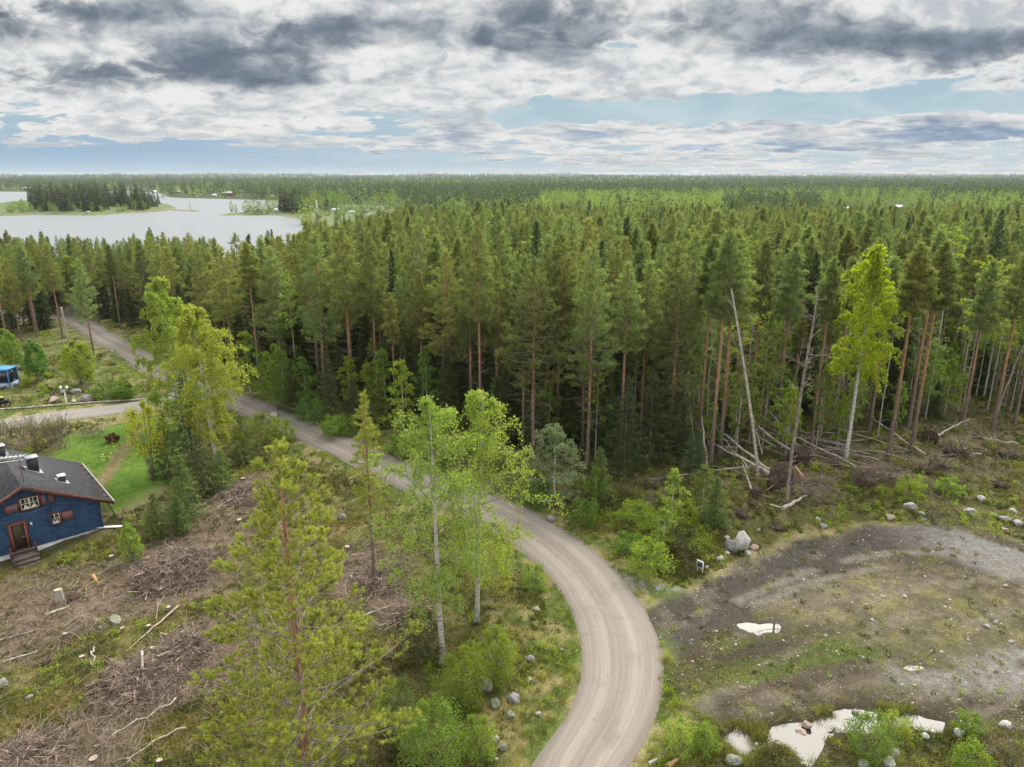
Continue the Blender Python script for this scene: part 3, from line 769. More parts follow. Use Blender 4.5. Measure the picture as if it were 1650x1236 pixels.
def pine_mesh(h, cb, cr, seed, nb=70, tuf=9, K=9, nl=.34, nw=.055, stubs=30, lean=0., stem=.009, r_sc=1., top_up=.75, sl=.30, twig=0.):
    global rng
    rng = np.random.default_rng(seed)
    w, c = MB(), MB()
    zz = np.linspace(0, 1, 14)
    cx = np.cumsum(rng.normal(0, .010 * h / 14, 14)); cy = np.cumsum(rng.normal(0, .010 * h / 14, 14))
    P = np.stack([cx + lean * h * zz, cy, zz * h], -1)
    P[0, :2] = 0
    r0 = (stem * h + .015) * r_sc
    tube(w, P, r0 * (1 - zz) ** .8 + .02 + .35 * r0 * np.exp(-zz * 40), 9)
    # dead stubs on the bare stem
    A = []; B = []
    for i in range(stubs):
        t = rng.uniform(cb * .35, cb * 1.05); p = along(P, np.array([t]))[0]; az = rng.uniform(0, 6.283)
        L = rng.uniform(.25, 1.0) * (.4 + 1.0 * t / max(cb, .1)) * cr * .55
        d = np.array([math.cos(az), math.sin(az), rng.uniform(-.25, .3)])
        m_ = p + d * L * .6; A += [p, m_]; B += [m_, m_ + (d + np.array([rng.normal(0, .3), rng.normal(0, .3), rng.uniform(-.3, .35)])) * L * .5]
    if A: sticks(w, A, B, .018 * (h / 18 + .3), mat=1)
    TP = []; TD = []; TT = []
    A = []; B = []; RR = []
    for i in range(nb):
        q = (i + rng.uniform(0, 1)) / nb
        t = cb + (1 - cb) * q
        prof = (1 - q) ** .80 * (.60 + .40 * min(1, q / .25)) + .05
        L = cr * prof * rng.uniform(.55, 1.15)
        p = along(P, np.array([t]))[0]
        az = i * 2.4 + rng.uniform(-.5, .5)
        el = -.12 + top_up * q ** 1.5 + rng.normal(0, .14)
        d = np.array([math.cos(az) * math.cos(el), math.sin(az) * math.cos(el), math.sin(el)])
        s = np.linspace(0, 1, 5)[:, None]
        side = np.array([-d[1], d[0], 0.]) * rng.normal(0, .12)
        Q = p + d * L * s + side * L * s * s + np.array([0, 0, 1.]) * L * (.24 * s * s - .10 * s)
        for k in range(4): A.append(Q[k]); B.append(Q[k + 1]); RR.append((.034 if twig else .05) * (1 - k / 5.5) * (L / 2.5 + .25) * (h / 18) ** .5)
        n = max(3, int(tuf * (L / cr) * 1.6))
        u = 1 - rng.uniform(0, 1, n) ** 1.5 * .72
        pos = along(Q, u)
        T = norm(along(np.gradient(Q, axis=0), u))
        spread = .34 * L * (1.15 - u)[:, None] + .06
        off = rdir(n) * np.array([1, 1, .45]) * spread
        bp_ = pos; pos = pos + off + np.array([0, 0, .04])
        if twig: k_ = rng.uniform(0, 1, n) < twig; A += list(bp_[k_]); B += list(pos[k_]); RR += [.009] * int(k_.sum())
        TP.append(pos); TD.append(norm(T * .6 + norm(off) * .55 + np.array([0, 0, .55]))); TT.append(rng.uniform(0, 1, n) * .55 + .45 * rng.uniform(0, 1) )
    sticks(w, A, B, RR, mat=1)
    TP = np.concatenate(TP); TD = np.concatenate(TD); TT = np.concatenate(TT)
    n = len(TP)
    ax = rng.uniform(-.5, 1, n * K)                    # needles stand round a short shoot like a bottle brush
    S2 = np.repeat(TD, K, 0); out = rdir(n * K); out = norm(out - S2 * (out * S2).sum(1)[:, None])
    P2 = np.repeat(TP, K, 0) + S2 * (ax * sl)[:, None]
    D2 = norm(S2 * (.45 + .5 * np.maximum(ax, 0))[:, None] + out * .8)
    blades(c, P2, D2, nl * rng.uniform(.7, 1.2, n * K), nw, np.clip(np.repeat(TT, K) * .65 + .35 * np.maximum(ax, 0) + rng.uniform(-.1, .1, n * K), 0, 1))
    return w, c

def spruce_mesh(h, r, seed, nb=120, tw=9, zb=.04, droop=1., cl=.42, cw=.13):
    global rng
    rng = np.random.default_rng(seed)
    w, c = MB(), MB()
    zz = np.linspace(0, 1, 8)
    P = np.stack([zz * 0, zz * 0, zz * h], -1)
    tube(w, P, (.010 * h + .02) * (1 - zz) + .012, 7)
    A = []; B = []; LP = []; LD = []; LT = []; LL = []
    for i in range(nb):
        q = ((i + rng.uniform(0, 1)) / nb) ** .9
        z = h * (zb + (1 - zb) * q)
        L = r * (1 - q) ** .85 * rng.uniform(.65, 1.18) * (.75 + .25 * min(1, q / .12)) + .05 * r
        az = i * 2.4 + rng.uniform(-.5, .5)
        el = (-.42 + .95 * q) * droop
        d = np.array([math.cos(az) * math.cos(el), math.sin(az) * math.cos(el), math.sin(el)])
        s = np.linspace(0, 1, 4)[:, None]
        Q = np.array([0, 0, z]) + d * L * s + np.array([0, 0, .16 * L]) * s * s
        for k in range(3): A.append(Q[k]); B.append(Q[k + 1])
        n = max(4, int(tw * (.5 + L / r)))
        u = rng.uniform(.12, 1.02, n)
        pos = along(Q, u); T = norm(along(np.gradient(Q, axis=0), u))
        sd = np.array([-d[1], d[0], 0.]) * rng.choice([-1, 1], n)[:, None]
        LD.append(norm(T * .8 + sd * .75 + np.array([0, 0, -.28]) + rdir(n) * .25))
        pos = pos + sd * (.20 * L * (1.1 - u) + .02)[:, None] + rdir(n) * .05
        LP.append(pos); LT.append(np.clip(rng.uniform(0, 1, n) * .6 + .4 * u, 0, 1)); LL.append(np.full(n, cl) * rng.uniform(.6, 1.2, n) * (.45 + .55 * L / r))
    sticks(w, A, B, .012 * h / 8 + .005, mat=0)
    LP = np.concatenate(LP); LD = np.concatenate(LD); LT = np.concatenate(LT); LL = np.concatenate(LL)
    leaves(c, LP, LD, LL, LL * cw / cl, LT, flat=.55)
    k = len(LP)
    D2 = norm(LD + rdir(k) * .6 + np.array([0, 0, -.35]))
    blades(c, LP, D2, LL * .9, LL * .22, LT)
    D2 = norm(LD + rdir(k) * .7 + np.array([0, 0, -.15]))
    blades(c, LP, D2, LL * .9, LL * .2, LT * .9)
    return w, c

def birch_mesh(h, cb, cr, seed, nl=14, per=26, lf=.13, weep=.9, lean=(0, 0), shape=1., r0=None, nk=5, gap=.5, asc=.75):
    """ascending limbs, twigs hanging from them, leaves strung on the twigs"""
    global rng
    rng = np.random.default_rng(seed)
    w, c = MB(), MB()
    zz = np.linspace(0, 1, 14)
    P = np.stack([lean[0] * zz + np.cumsum(rng.normal(0, .008 * h / 10, 14)), lean[1] * zz + np.cumsum(rng.normal(0, .008 * h / 10, 14)), zz * h], -1)
    P[0, :2] = 0
    r = r0 or (.0075 * h + .02)
    tube(w, P, r * (1 - zz) ** .9 + .012 + .4 * r * np.exp(-zz * 45), 9)
    A = []; B = []; RR = []; TA = []; TB = []; LP = []; LT = []
    for i in range(nl):
        q = (i + rng.uniform(0, 1)) / nl
        t = cb + (1 - cb) * q * .97
        prof = np.sin(math.pi * min(1, (q * .86 + .14)) ** (1.0 * shape)) ** .75
        L = cr * (prof * .9 + .15) * rng.uniform(.65, 1.2)
        az = i * 2.4 + rng.uniform(-.6, .6)
        el = asc * (.6 + .7 * q) + rng.normal(0, .12)
        d = np.array([math.cos(az) * math.cos(el), math.sin(az) * math.cos(el), math.sin(el)])
        p = along(P, np.array([t]))[0]
        s = np.linspace(0, 1, 6)[:, None]
        Q = p + d * L * 1.15 * s - np.array([0, 0, 1.]) * L * .42 * s ** 2.5
        for k in range(5): A.append(Q[k]); B.append(Q[k + 1]); RR.append(r * .34 * (1 - k / 5.5) * (1 - q * .6) + .005)
        for j in range(nk):
            u = rng.uniform(.25, 1.02); o = along(Q, np.array([u]))[0]
            dd = norm(rdir(1)[0] * np.array([1, 1, .4]) + d * .3)
            l1 = rng.uniform(.15, .42) * L
            m_ = o + dd * l1; lw = weep * rng.uniform(.3, 1.1) * (.5 + .5 * prof)
            e = m_ + dd * l1 * .35 + np.array([0, 0, -lw])
            TA += [o, m_]; TB += [m_, e]
            n = int(per * rng.uniform(.5, 1.4))
            v = rng.uniform(0, 1, n)[:, None]
            pts = np.where(v < .4, o + (m_ - o) * v / .4, m_ + (e - m_) * (v - .4) / .6)
            LP.append(pts + rng.normal(0, .05 + .025 * cr, (n, 3)) * np.array([1, 1, .8])); LT.append(rng.uniform(0, 1, n) * .6 + .4 * rng.uniform())
    # leader shoots
    k = int(per * 3); v = rng.uniform(cb + (1 - cb) * .55, 1.0, k)
    LP.append(along(P, v) + rng.normal(0, .22 * cr * .5, (k, 3)) * (1.25 - v)[:, None] * 2.2); LT.append(rng.uniform(0, 1, k))
    sticks(w, A, B, RR, mat=1)
    sticks(w, TA, TB, .006 + .0006 * h, mat=1)
    LP = np.concatenate(LP); LT = np.concatenate(LT); n = len(LP)
    D = norm(rdir(n) + np.array([0, 0, -.7]))
    L = lf * rng.uniform(.65, 1.25, n)
    leaves(c, LP, D, L, L * .72, LT)
    return w, c

def bush_mesh(h, r, seed, n=1500, lf=.10, lobes=9, stems=7, cone=0., lift=.12, fill=.55, up=.2):
    global rng
    rng = np.random.default_rng(seed)
    w, c = MB(), MB()
    A = []; B = []
    LP = []; LT = []
    lobes = int(lobes * 1.7)
    for i in range(lobes):
        q = (i + .5) / lobes
        z = h * (lift + (1 - lift) * (q * .86 + .03))
        rad = r * (1 - cone * q) * (math.sin(math.pi * min(.97, (.2 + .75 * q))) ** .6)
        az = i * 2.4 + rng.uniform(-.4, .4)
        o = np.array([math.cos(az) * rad * .66, math.sin(az) * rad * .66, z])
        lr = max(.2, rad * .46) * rng.uniform(.75, 1.15)
        k = n // lobes
        d = rdir(k); rr = rng.uniform(0, 1, k) ** fill
        LP.append(o + d * (rr * lr)[:, None] * np.array([1, 1, .85 * min(1.6, h / (2 * r) + .3)])); LT.append(np.clip(rng.uniform(0, 1, k) * .65 + .35 * rng.uniform(), 0, 1))
        b0 = np.array([rng.normal(0, .06 * r), rng.normal(0, .06 * r), 0]); m_ = b0 * .5 + o * np.array([.45, .45, .6])
        A += [b0, m_]; B += [m_, o]
        for _ in range(stems // 2): e = o + rdir(1)[0] * lr * .9; A.append(o); B.append(e)
    sticks(w, A, B, .012 + .008 * h / 2)
    LP = np.concatenate(LP); LT = np.concatenate(LT); LP[:, 2] = np.maximum(LP[:, 2], .04)
    m_ = len(LP); D = norm(rdir(m_) + np.array([0, 0, up])); L = lf * rng.uniform(.6, 1.3, m_)
    leaves(c, LP, D, L, L * .62, LT)
    return w, c

def make_tree(name, label, cat, meshes, wm, lm, loc, rz=0, group=None, trunk='trunk', crown='crown', sc_=1.):
    t = thing(name, label, cat, loc, rz, group); t.scale = (sc_,) * 3
    w, c = meshes
    w.build(trunk, wm, t, smooth=True); c.build(crown, lm, t)
    return t

def place(o, used, loc, rz, s, label=None, group=None, cat=None):
    """first call moves the source itself, afterwards copies it with its parts"""
    t = o if o.name not in used else copy_tree(o)
    used.add(o.name)
    t.location = loc; t.rotation_euler = (0, 0, rz)
    t.scale = s if hasattr(s, '__len__') else (s, s, s)
    if label: t['label'] = label
    if group: t['group'] = group
    if cat: t['category'] = cat
    return t

M['pine_limb'] = plain('pine_limb', (.24, .195, .155), .85, .3, 4)
PB = [M['pine_bark'], M['pine_limb']]; SB = [M['spruce_bark'], M['grey_bark']]; BB = [M['birch_bark'], M['stem']]
USED = set()

# ---- the single trees one can point at
p = at(449, 728); 
def stand(px, py_base, py_top):
    b = atg(px, py_base); return b, zat(b[1], py_top) - b[2]

def tree_h(Y, pytop, z0=0): return zat(Y, pytop) - z0

# foreground pine, base below the frame
Yp = 19.2; hp = zat(Yp, 726); xp = xat(446, Yp, hp)
zp = gz(xp, Yp)
make_tree('pine_tree', 'big open-grown young pine standing in front of the brushwood, at the bottom edge', 'pine',
          pine_mesh(hp - zp, .24, 4.35, 101, nb=105, tuf=31, K=50, nl=.125, nw=.025, stubs=10, stem=.0105, top_up=.9, sl=.15, twig=.6), PB, M['pine_near'], (xp, Yp, zp))
b, h = stand(713, 1072, 640)
make_tree('birch_tree', 'airy spring birch with straight pale trunk inside the road bend', 'birch',
          birch_mesh(h, .24, 2.7, 201, nl=34, per=50, lf=.115, weep=1.2, nk=9, asc=.6, r0=.15, lean=(-.25, .1)), BB, M['birch_leaf'], b)
b, h = stand(768, 1004, 632)
make_tree('birch_tree', 'airy spring birch with tilted spotted trunk, close against the road bend', 'birch',
          birch_mesh(h, .24, 2.6, 202, nl=34, per=48, lf=.12, weep=1.1, nk=9, asc=.6, r0=.13, lean=(.45, .2)), BB, M['birch_leaf'], b)
b, h = stand(603, 942, 636)
make_tree('pine_tree', 'thin young pine with sparse crown standing alone in brushwood left of the road', 'pine',
          pine_mesh(h, .42, 1.25, 102, nb=70, tuf=14, K=20, nl=.16, nw=.024, stubs=70, sl=.16, stem=.0075), PB, M['pine_near'], b)
b, h = stand(350, 752, 492)
make_tree('birch_tree', 'tall weeping birch with white trunk beside the lawn, nearer of the pair', 'birch',
          birch_mesh(h, .18, 3.1, 203, nl=36, per=76, lf=.17, weep=1.3, nk=8, lean=(-.6, 0), r0=.17), BB, M['birch_leaf'], b)
b, h = stand(290, 692, 448)
make_tree('birch_tree', 'taller rounded birch rising behind the white-trunked birch by the lawn', 'birch',
          birch_mesh(h, .12, 3.3, 204, nl=36, per=80, lf=.19, weep=1.2, nk=8, shape=.9), BB, M['birch_leaf'], b)
b, h = stand(1362, 742, 393)
make_tree('birch_tree', 'tall glowing yellow-green birch alone against the dark pines', 'birch',
          birch_mesh(h, .40, 2.3, 205, nl=40, per=60, lf=.19, weep=1.3, nk=9, r0=.17, shape=.82), BB, M['birch_glow'], b)
b, h = stand(1494, 655, 368)
make_tree('birch_tree', 'very tall thin birch with bare white trunk and a tiny tuft of leaves on top', 'birch',
          birch_mesh(h, .84, 1.5, 206, nl=9, per=22, lf=.2, weep=.5, nk=5, r0=.12), BB, M['birch_leaf'], b)
def snag(h, seed, lean, r, nbr):
    global rng
    rng = np.random.default_rng(seed); w = MB(); z = np.linspace(0, 1, 12)
    P = np.stack([lean * z + np.cumsum(rng.normal(0, .03, 12)), .2 * np.sin(z * 5), z * h], -1); P[0, :2] = 0
    tube(w, P, r * (1 - z * .75) + .02, 8)
    A = []; B = []; RR = []
    for i in range(nbr):
        t = rng.uniform(.45, .98); o = along(P, np.array([t]))[0]; d = rdir(1, -.1, .5)[0]; L = rng.uniform(.5, 1.9)
        k = o + d * L * .55; e = k + norm(d + np.array([0, 0, .8]) + rdir(1)[0] * .4) * L * .55
        A += [o, k]; B += [k, e]; RR += [.035, .022]
        for _ in range(2): A.append(k); B.append(k + norm(d + rdir(1)[0]) * L * .4); RR.append(.014)
    sticks(w, A, B, RR); return w
b, h = stand(1268, 812, 460)
t = thing('dead_tree', 'dead silver snag with crooked bare branches at its top, before the pines', 'dead tree', b)
snag(h, 5, .3, .13, 26).build('trunk', M['pine_limb'], t, smooth=True)
b, h = stand(1222, 776, 468)
t = thing('dead_tree', 'bare pale trunk leaning left, at the edge of the windthrown trees', 'dead tree', b)
w = MB(); z = np.linspace(0, 1, 12); tube(w, np.stack([-3.4 * z ** 1.15, .6 * z, z * h], -1), .12 * (1 - z * .6) + .02, 8)
sticks(w, np.array([[-3.0, .5, h * .9], [-2.4, .4, h * .75]]), np.array([[-3.9, .2, h * .97], [-1.6, .1, h * .82]]), .03)
w.build('trunk', M['deadwood'], t, smooth=True)

# ---- small spruces, bushes and young trees with a place of their own
def sp(px, pb, pt, wpx, label, seed, fresh=False, nb=110, tw=9):
    b, h = stand(px, pb, pt); dep = b[1] * CT + HC * ST; r = wpx / 2 * dep / F
    cl = min(.5, .16 + .05 * h)
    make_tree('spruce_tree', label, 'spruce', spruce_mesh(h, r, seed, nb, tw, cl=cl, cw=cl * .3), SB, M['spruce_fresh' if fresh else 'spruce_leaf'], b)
sp(302, 838, 735, 70, 'bushy young spruce between the lawn and the cut brushwood', 301, True)
sp(256, 868, 795, 60, 'low broad spruce nearest the corner of the blue house', 302, True)
sp(292, 862, 800, 44, 'small bright spruce squeezed against the bushy spruce by the lawn', 303, True)
sp(330, 800, 700, 80, 'dark spruce below the white-trunked birch, lawn side', 304)
sp(275, 770, 668, 76, 'dark spruce behind the yellow maple', 305)
sp(312, 745, 600, 84, 'tall dark spruce half hidden by the white-trunked birch', 306)
sp(395, 745, 668, 80, 'dense green spruce right of the white-trunked birch', 307, True)
sp(360, 790, 725, 60, 'low spruce at the foot of the white-trunked birch', 317, True)
sp(247, 548, 415, 66, 'large black-green spruce beside the far stretch of road', 308)
sp(533, 685, 556, 46, 'narrow dark spruce among bright young birches along the road', 309)
sp(572, 692, 612, 44, 'small dark spruce in the roadside thicket, next to a green birch', 310)
sp(965, 805, 722, 56, 'fresh green spruce under the pines, right of the silvery willow', 311, True)
sp(1150, 850, 770, 60, 'yellowish spruce sapling at the edge of the windthrow', 312, True)
sp(1120, 760, 690, 60, 'dusky spruce by the fallen trunks', 313)
sp(1005, 760, 610, 84, 'broad drooping spruce between the front pine trunks', 314)
sp(1045, 745, 600, 90, 'wide shaggy spruce below the crowded pine crowns', 315)
sp(1090, 730, 620, 60, 'shady spruce behind the fallen trunks', 316)

def dec(px, pb, pt, wpx, label, mat, seed, name='birch_tree', cat='birch', cb=.15, nl=16, per=30, lf=None, shape=1., nk=6):
    b, h = stand(px, pb, pt); dep = b[1] * CT + HC * ST; r = wpx / 2 * dep / F
    make_tree(name, label, cat, birch_mesh(h, cb, r, seed, nl=nl, per=per, lf=lf or .0028 * dep, weep=.16 * h ** .5, nk=nk, shape=shape), BB, M[mat], b)
dec(405, 645, 535, 60, 'leafy young birch left of the round rowan by the road', 'leaf_green', 401)
dec(652, 712, 578, 50, 'bright young birch with a slim upper crown above a leafy skirt', 'leaf_green', 402, cb=.1, nl=22)
dec(565, 660, 575, 36, 'narrow light green birch between the two roadside spruces', 'leaf_green', 403, nl=18)
dec(597, 668, 588, 44, 'rich green rowan in the roadside thicket, at the forest edge', 'leaf_green', 404, 'rowan_tree', 'rowan')
dec(715, 640, 480, 52, 'deep green birch standing in the shade inside the forest edge', 'leaf_deep', 405, cb=.1, nl=24)
dec(893, 812, 690, 100, 'silvery grey-green willow in front of the pine trunks', 'willow_leaf', 406, 'willow_tree', 'willow', cb=.12, nl=26, per=40, lf=.14)
dec(1080, 855, 755, 40, 'thin pale birch sapling in the heather right of the road bend', 'birch_leaf', 407, nl=12)
dec(1068, 890, 820, 30, 'tiny light birch sapling above the round shrubs by the side track', 'birch_leaf', 408, nl=10)
dec(1130, 835, 750, 46, 'small birch beside the yellowish spruce sapling', 'sapling_leaf', 409, nl=12)
dec(960, 815, 755, 30, 'tiny birch sapling under the fresh green spruce', 'leaf_green', 410, nl=10)
dec(128, 470 + 35, 415, 60, 'light green birch among the pines at the far end of the road', 'birch_leaf', 411)
dec(355, 545, 425, 56, 'pale green birch in the pines behind the paired birches', 'leaf_green', 412)
dec(1640, 630, 470, 90, 'yellow-green birch at the right edge of the forest', 'birch_leaf', 413, cb=.3)
dec(1440, 640, 470, 60, 'small light birch crown between the white-trunked birches', 'birch_leaf', 414, cb=.5)
dec(1585, 640, 475, 60, 'light feathery birch near the right edge of the forest', 'birch_leaf', 415, cb=.5)
dec(1032, 560, 400, 56, 'leafy birch half buried among the pine crowns', 'birch_leaf', 416, cb=.1, nl=24)
dec(455, 560, 445, 40, 'slender birch behind the round rowan, in the dark pines', 'leaf_deep', 417)

def bu(px, pb, pt, wpx, label, mat, seed, name='bush', cat='bush', n=1600, lf=None, stem='stem', cone=0., lift=.08, lobes=9, fill=.55):
    b, h = stand(px, pb, pt); dep = b[1] * CT + HC * ST; r = wpx / 2 * dep / F
    w, c = bush_mesh(h, r, seed, n, lf or .0030 * dep, lobes, 7, cone, lift, fill)
    t = thing(name, label, cat, b); w.build('stem', M[stem], t, smooth=True); c.build('foliage', M[mat], t)
bu(20, 606, 526, 44, 'tall bright garden tree behind the blue booth', 'leaf_green', 501, 'garden_tree', 'tree', 2600, cone=.2, lift=.25)
bu(62, 618, 543, 46, 'darker garden tree, middle of the three by the meadow', 'leaf_deep', 502, 'garden_tree', 'tree', 2600, cone=.35, lift=.2)
bu(131, 620, 546, 58, 'round bright green garden tree above the rockery', 'leaf_green', 503, 'garden_tree', 'tree', 3400, lift=.16)
bu(450, 660, 548, 66, 'round fresh green rowan beside the road at the forest edge', 'leaf_green', 504, 'rowan_tree', 'rowan', 3600, lift=.15, cone=.2)
bu(247, 775, 640, 66, 'yellow-leaved maple at the edge of the lawn', 'maple_leaf', 505, 'maple_tree', 'maple', 2600, lift=.3)
bu(182, 712, 698, 22, 'low red-leaved bush in the lawn', 'red_leaf', 506, n=700, lobes=5)
bu(202, 644, 616, 36, 'dark green rounded bush by the side road rockery', 'leaf_deep', 507, n=1500, lobes=6)
bu(170, 642, 616, 48, 'pinkish budding bush beside the dark rounded bush', 'sapling_leaf', 508, n=900, lobes=6)
bu(215, 905, 840, 46, 'bright leafy sapling near the house corner, beside two cut stumps', 'leaf_green', 509, n=1400, cone=.5)
bu(640, 735, 700, 60, 'light green bush under the bright young birch', 'leaf_green', 510, n=1400, lobes=7)
bu(560, 700, 668, 46, 'small green bush at the roadside below the rowans', 'leaf_green', 511, n=1000, lobes=6)
bu(500, 680, 640, 60, 'green thicket bush left of the narrow dark spruce', 'leaf_deep', 512, n=1200, lobes=6)
bu(425, 725, 660, 56, 'tall green bush on the bank of the straight road', 'sapling_leaf', 513, n=1600, lobes=7)
bu(455, 712, 672, 50, 'light willow bush on the left verge of the straight road', 'leaf_green', 514, n=1300, lobes=6)
bu(1045, 925, 868, 84, 'round yellow-green shrub by the mouth of the side track', 'leaf_green', 515, n=2600, lobes=9)
bu(1012, 895, 855, 60, 'dark green shrub behind the round shrub at the track mouth', 'leaf_deep', 516, n=1600, lobes=7)
bu(1100, 900, 850, 66, 'olive shrub between the sapling and the cracked boulder', 'shrub', 517, n=1700, lobes=7)
bu(940, 850, 800, 60, 'mid green shrub above the dry road bank', 'leaf_deep', 518, n=1600, lobes=7)
bu(1025, 850, 805, 70, 'leafy shrub in the hollow below the spruces', 'leaf_green', 519, n=1600, lobes=7)
bu(870, 812, 775, 60, 'low dark shrub at the foot of the silvery willow', 'leaf_deep', 520, n=1300, lobes=6)
bu(800, 1095, 1010, 80, 'dense yellow-green bush under the tilted birch', 'leaf_green', 521, n=5200, lobes=12, lf=.09)
bu(745, 1135, 1045, 90, 'leafy bush between the two airy birches and the boulders', 'leaf_green', 522, n=5200, lobes=12, lf=.09)
bu(700, 1240, 1130, 120, 'broad bright bush at the bottom edge left of the road', 'leaf_green', 523, n=7000, lobes=14, lf=.09)
bu(640, 1190, 1090, 90, 'olive bush between the big pine and the leafy bushes', 'sapling_leaf', 524, n=4500, lobes=11, lf=.09)
bu(770, 1230, 1150, 70, 'small-leaved bush beside the roadside boulders', 'leaf_green', 525, n=4200, lobes=11, lf=.08)
bu(680, 1060, 985, 100, 'mossy green bush behind the pale birch trunk', 'shrub', 526, n=4200, lobes=11, lf=.09)
bu(560, 1240, 1150, 110, 'green bush low beside the big pine trunk', 'sapling_leaf', 527, n=4500, lobes=11, lf=.08)
bu(795, 960, 870, 70, 'light bush in front of the straight road, under birch leaves', 'birch_leaf', 528, n=3200, lobes=9, lf=.1)
bu(860, 950, 905, 50, 'small green bush on the inner verge of the bend', 'leaf_green', 529, n=1800, lobes=7, lf=.09)
bu(1095, 1215, 1160, 70, 'yellow-green shrub on the dry bank left of the pond', 'birch_leaf', 530, n=2600, lobes=8, lf=.08)
bu(1135, 1215, 1165, 50, 'fresh green shrub at the left tip of the pond', 'leaf_green', 531, n=2000, lobes=8, lf=.08)
bu(1250, 1250, 1208, 84, 'mossy shrub on the pond\'s near shore, left part', 'shrub', 532, n=4200, lobes=11, lf=.08)
bu(1400, 1220, 1150, 90, 'bright willow shrub growing into the pond from the near shore', 'leaf_green', 533, n=4200, lobes=11, lf=.08)
bu(1440, 1185, 1150, 60, 'light willow shrub at the far right arm of the pond', 'birch_leaf', 534, n=2400, lobes=8, lf=.08)
bu(1560, 1245, 1195, 70, 'yellow-green shrub at the bottom right, before bare brush', 'leaf_green', 535, n=2600, lobes=8, lf=.08)
bu(1560, 1180, 1150, 60, 'low green shrub right of the pond\'s end', 'leaf_green', 536, n=1800, lobes=7, lf=.08)
bu(1630, 1240, 1170, 110, 'brown budding brush at the bottom right corner', 'twig', 537, n=1200, lobes=9, lf=.05)
bu(1505, 845, 795, 90, 'bare grey-brown willow brush beside the pale stones', 'twig', 538, n=700, lobes=9, lf=.06)
bu(1465, 800, 765, 50, 'bright birch brush next to the dark uprooted stumps', 'birch_leaf', 539, n=1300, lobes=6)
bu(1530, 795, 770, 50, 'yellow-green brush in front of the uprooted stumps', 'birch_leaf', 540, n=1100, lobes=6)
bu(150, 705, 690, 44, 'grey heap of trimmed brush on the lawn', 'twig', 541, n=700, lobes=6, lf=.08)
for k, (px, w_) in enumerate(((12, 40), (38, 34), (62, 36), (85, 30), (103, 26))):
    b, h = stand(px, 725 - px * .03, 664 + (k % 2) * 5); global_r = .9; A = []; B = []; r2 = np.random.default_rng(600 + k); w = MB(); c = MB()
    for i in range(26):
        a0 = np.array([r2.normal(0, .25), r2.normal(0, .25), 0]); d = np.array([r2.normal(0, .25), r2.normal(0, .25), 1.]); L = h * r2.uniform(.6, 1.05)
        m_ = a0 + d * L * .55; e = m_ + (d + np.array([r2.normal(0, .2), r2.normal(0, .2), 0])) * L * .45
        A += [a0, m_]; B += [m_, e]
        for q in range(4): A.append(m_); B.append(m_ + np.array([r2.normal(0, .3), r2.normal(0, .3), r2.uniform(.4, 1)]) * L * .4)
    sticks(w, A, B, .016)
    lp = np.array(B)[r2.integers(0, len(B), 260)] + r2.normal(0, .12, (260, 3)); lp[:, 2] = abs(lp[:, 2]); rng = r2
    leaves(c, lp, rdir(260), .12, .08, r2.uniform(0, 1, 260))
    t = thing('hedge_bush', 'bare budding shrub in the hedge row behind the blue house roof', 'hedge shrub', b, 0, 'bare shrubs of the garden hedge')
    w.build('stem', M['twig'], t); c.build('foliage', M['sapling_leaf'], t)

dec(622, 668, 560, 40, 'slim green birch between the rich green rowan and the bright young birch', 'leaf_green', 418, nl=20)
dec(495, 668, 575, 40, 'dim green young birch left of the narrow dark spruce', 'leaf_deep', 419, nl=18)
dec(690, 690, 560, 40, 'tall thin-leaved birch at the forest edge behind the airy birches', 'leaf_deep', 420, nl=20, cb=.2)
sp(615, 690, 600, 44, 'middle-green spruce right of the rich green rowan', 318, True)
sp(475, 664, 580, 40, 'dark young spruce right of the round rowan', 319)
bu(535, 705, 668, 44, 'leafy low bush at the foot of the narrow dark spruce', 'leaf_green', 542, n=1200, lobes=6)
bu(600, 715, 685, 40, 'low light bush on the forest-side verge', 'birch_leaf', 543, n=1000, lobes=6)
bu(700, 745, 690, 60, 'green bush behind the dug bank beside the straight road', 'leaf_green', 544, n=1500, lobes=7)
# ---- the forest
def tone(o, k): pass
PSRC = []
for k, (h, cb, cr) in enumerate(((18.5, .46, 2.9), (18.5, .52, 2.5), (17.5, .40, 3.1), (19, .56, 2.4), (16.5, .38, 2.7), (18, .34, 3.2), (18.5, .66, 1.9), (17.5, .71, 1.7), (18.5, .62, 2.0))):
    PSRC.append((make_tree('pine_tree', 'tall slender pine with bare lower trunk in the closed pine forest', 'pine', pine_mesh(h, cb, cr, 700 + k, nb=84, tuf=14, K=11, nl=.30, nw=.075, stubs=34, sl=.30, stem=.0082), PB, M['pine_leaf'], (0, 0, 0), group='pines of the forest'), h))
SSRC = []
for k, (h, r, nb) in enumerate(((12, 1.7, 170), (9, 1.6, 140), (15, 1.9, 210), (5, 1.3, 100))):
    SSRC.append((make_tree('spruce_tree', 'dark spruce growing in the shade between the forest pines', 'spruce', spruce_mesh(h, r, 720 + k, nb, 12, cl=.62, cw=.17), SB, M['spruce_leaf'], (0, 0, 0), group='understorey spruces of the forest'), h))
BSRC = []
for k, (h, cb, cr, mt) in enumerate(((12, .45, 1.6, 'sapling_leaf'), (9, .35, 1.5, 'sapling_leaf'), (14, .5, 1.7, 'birch_leaf'), (6, .2, 1.2, 'leaf_green'))):
    BSRC.append((make_tree('birch_tree', 'spindly young birch with thin grey trunk among the forest trees', 'birch', birch_mesh(h, cb, cr, 740 + k, nl=16, per=15, lf=.25, weep=.6, nk=4, r0=.055), [M['grey_bark'], M['stem']], M[mt], (0, 0, 0), group='young birches of the forest'), h))

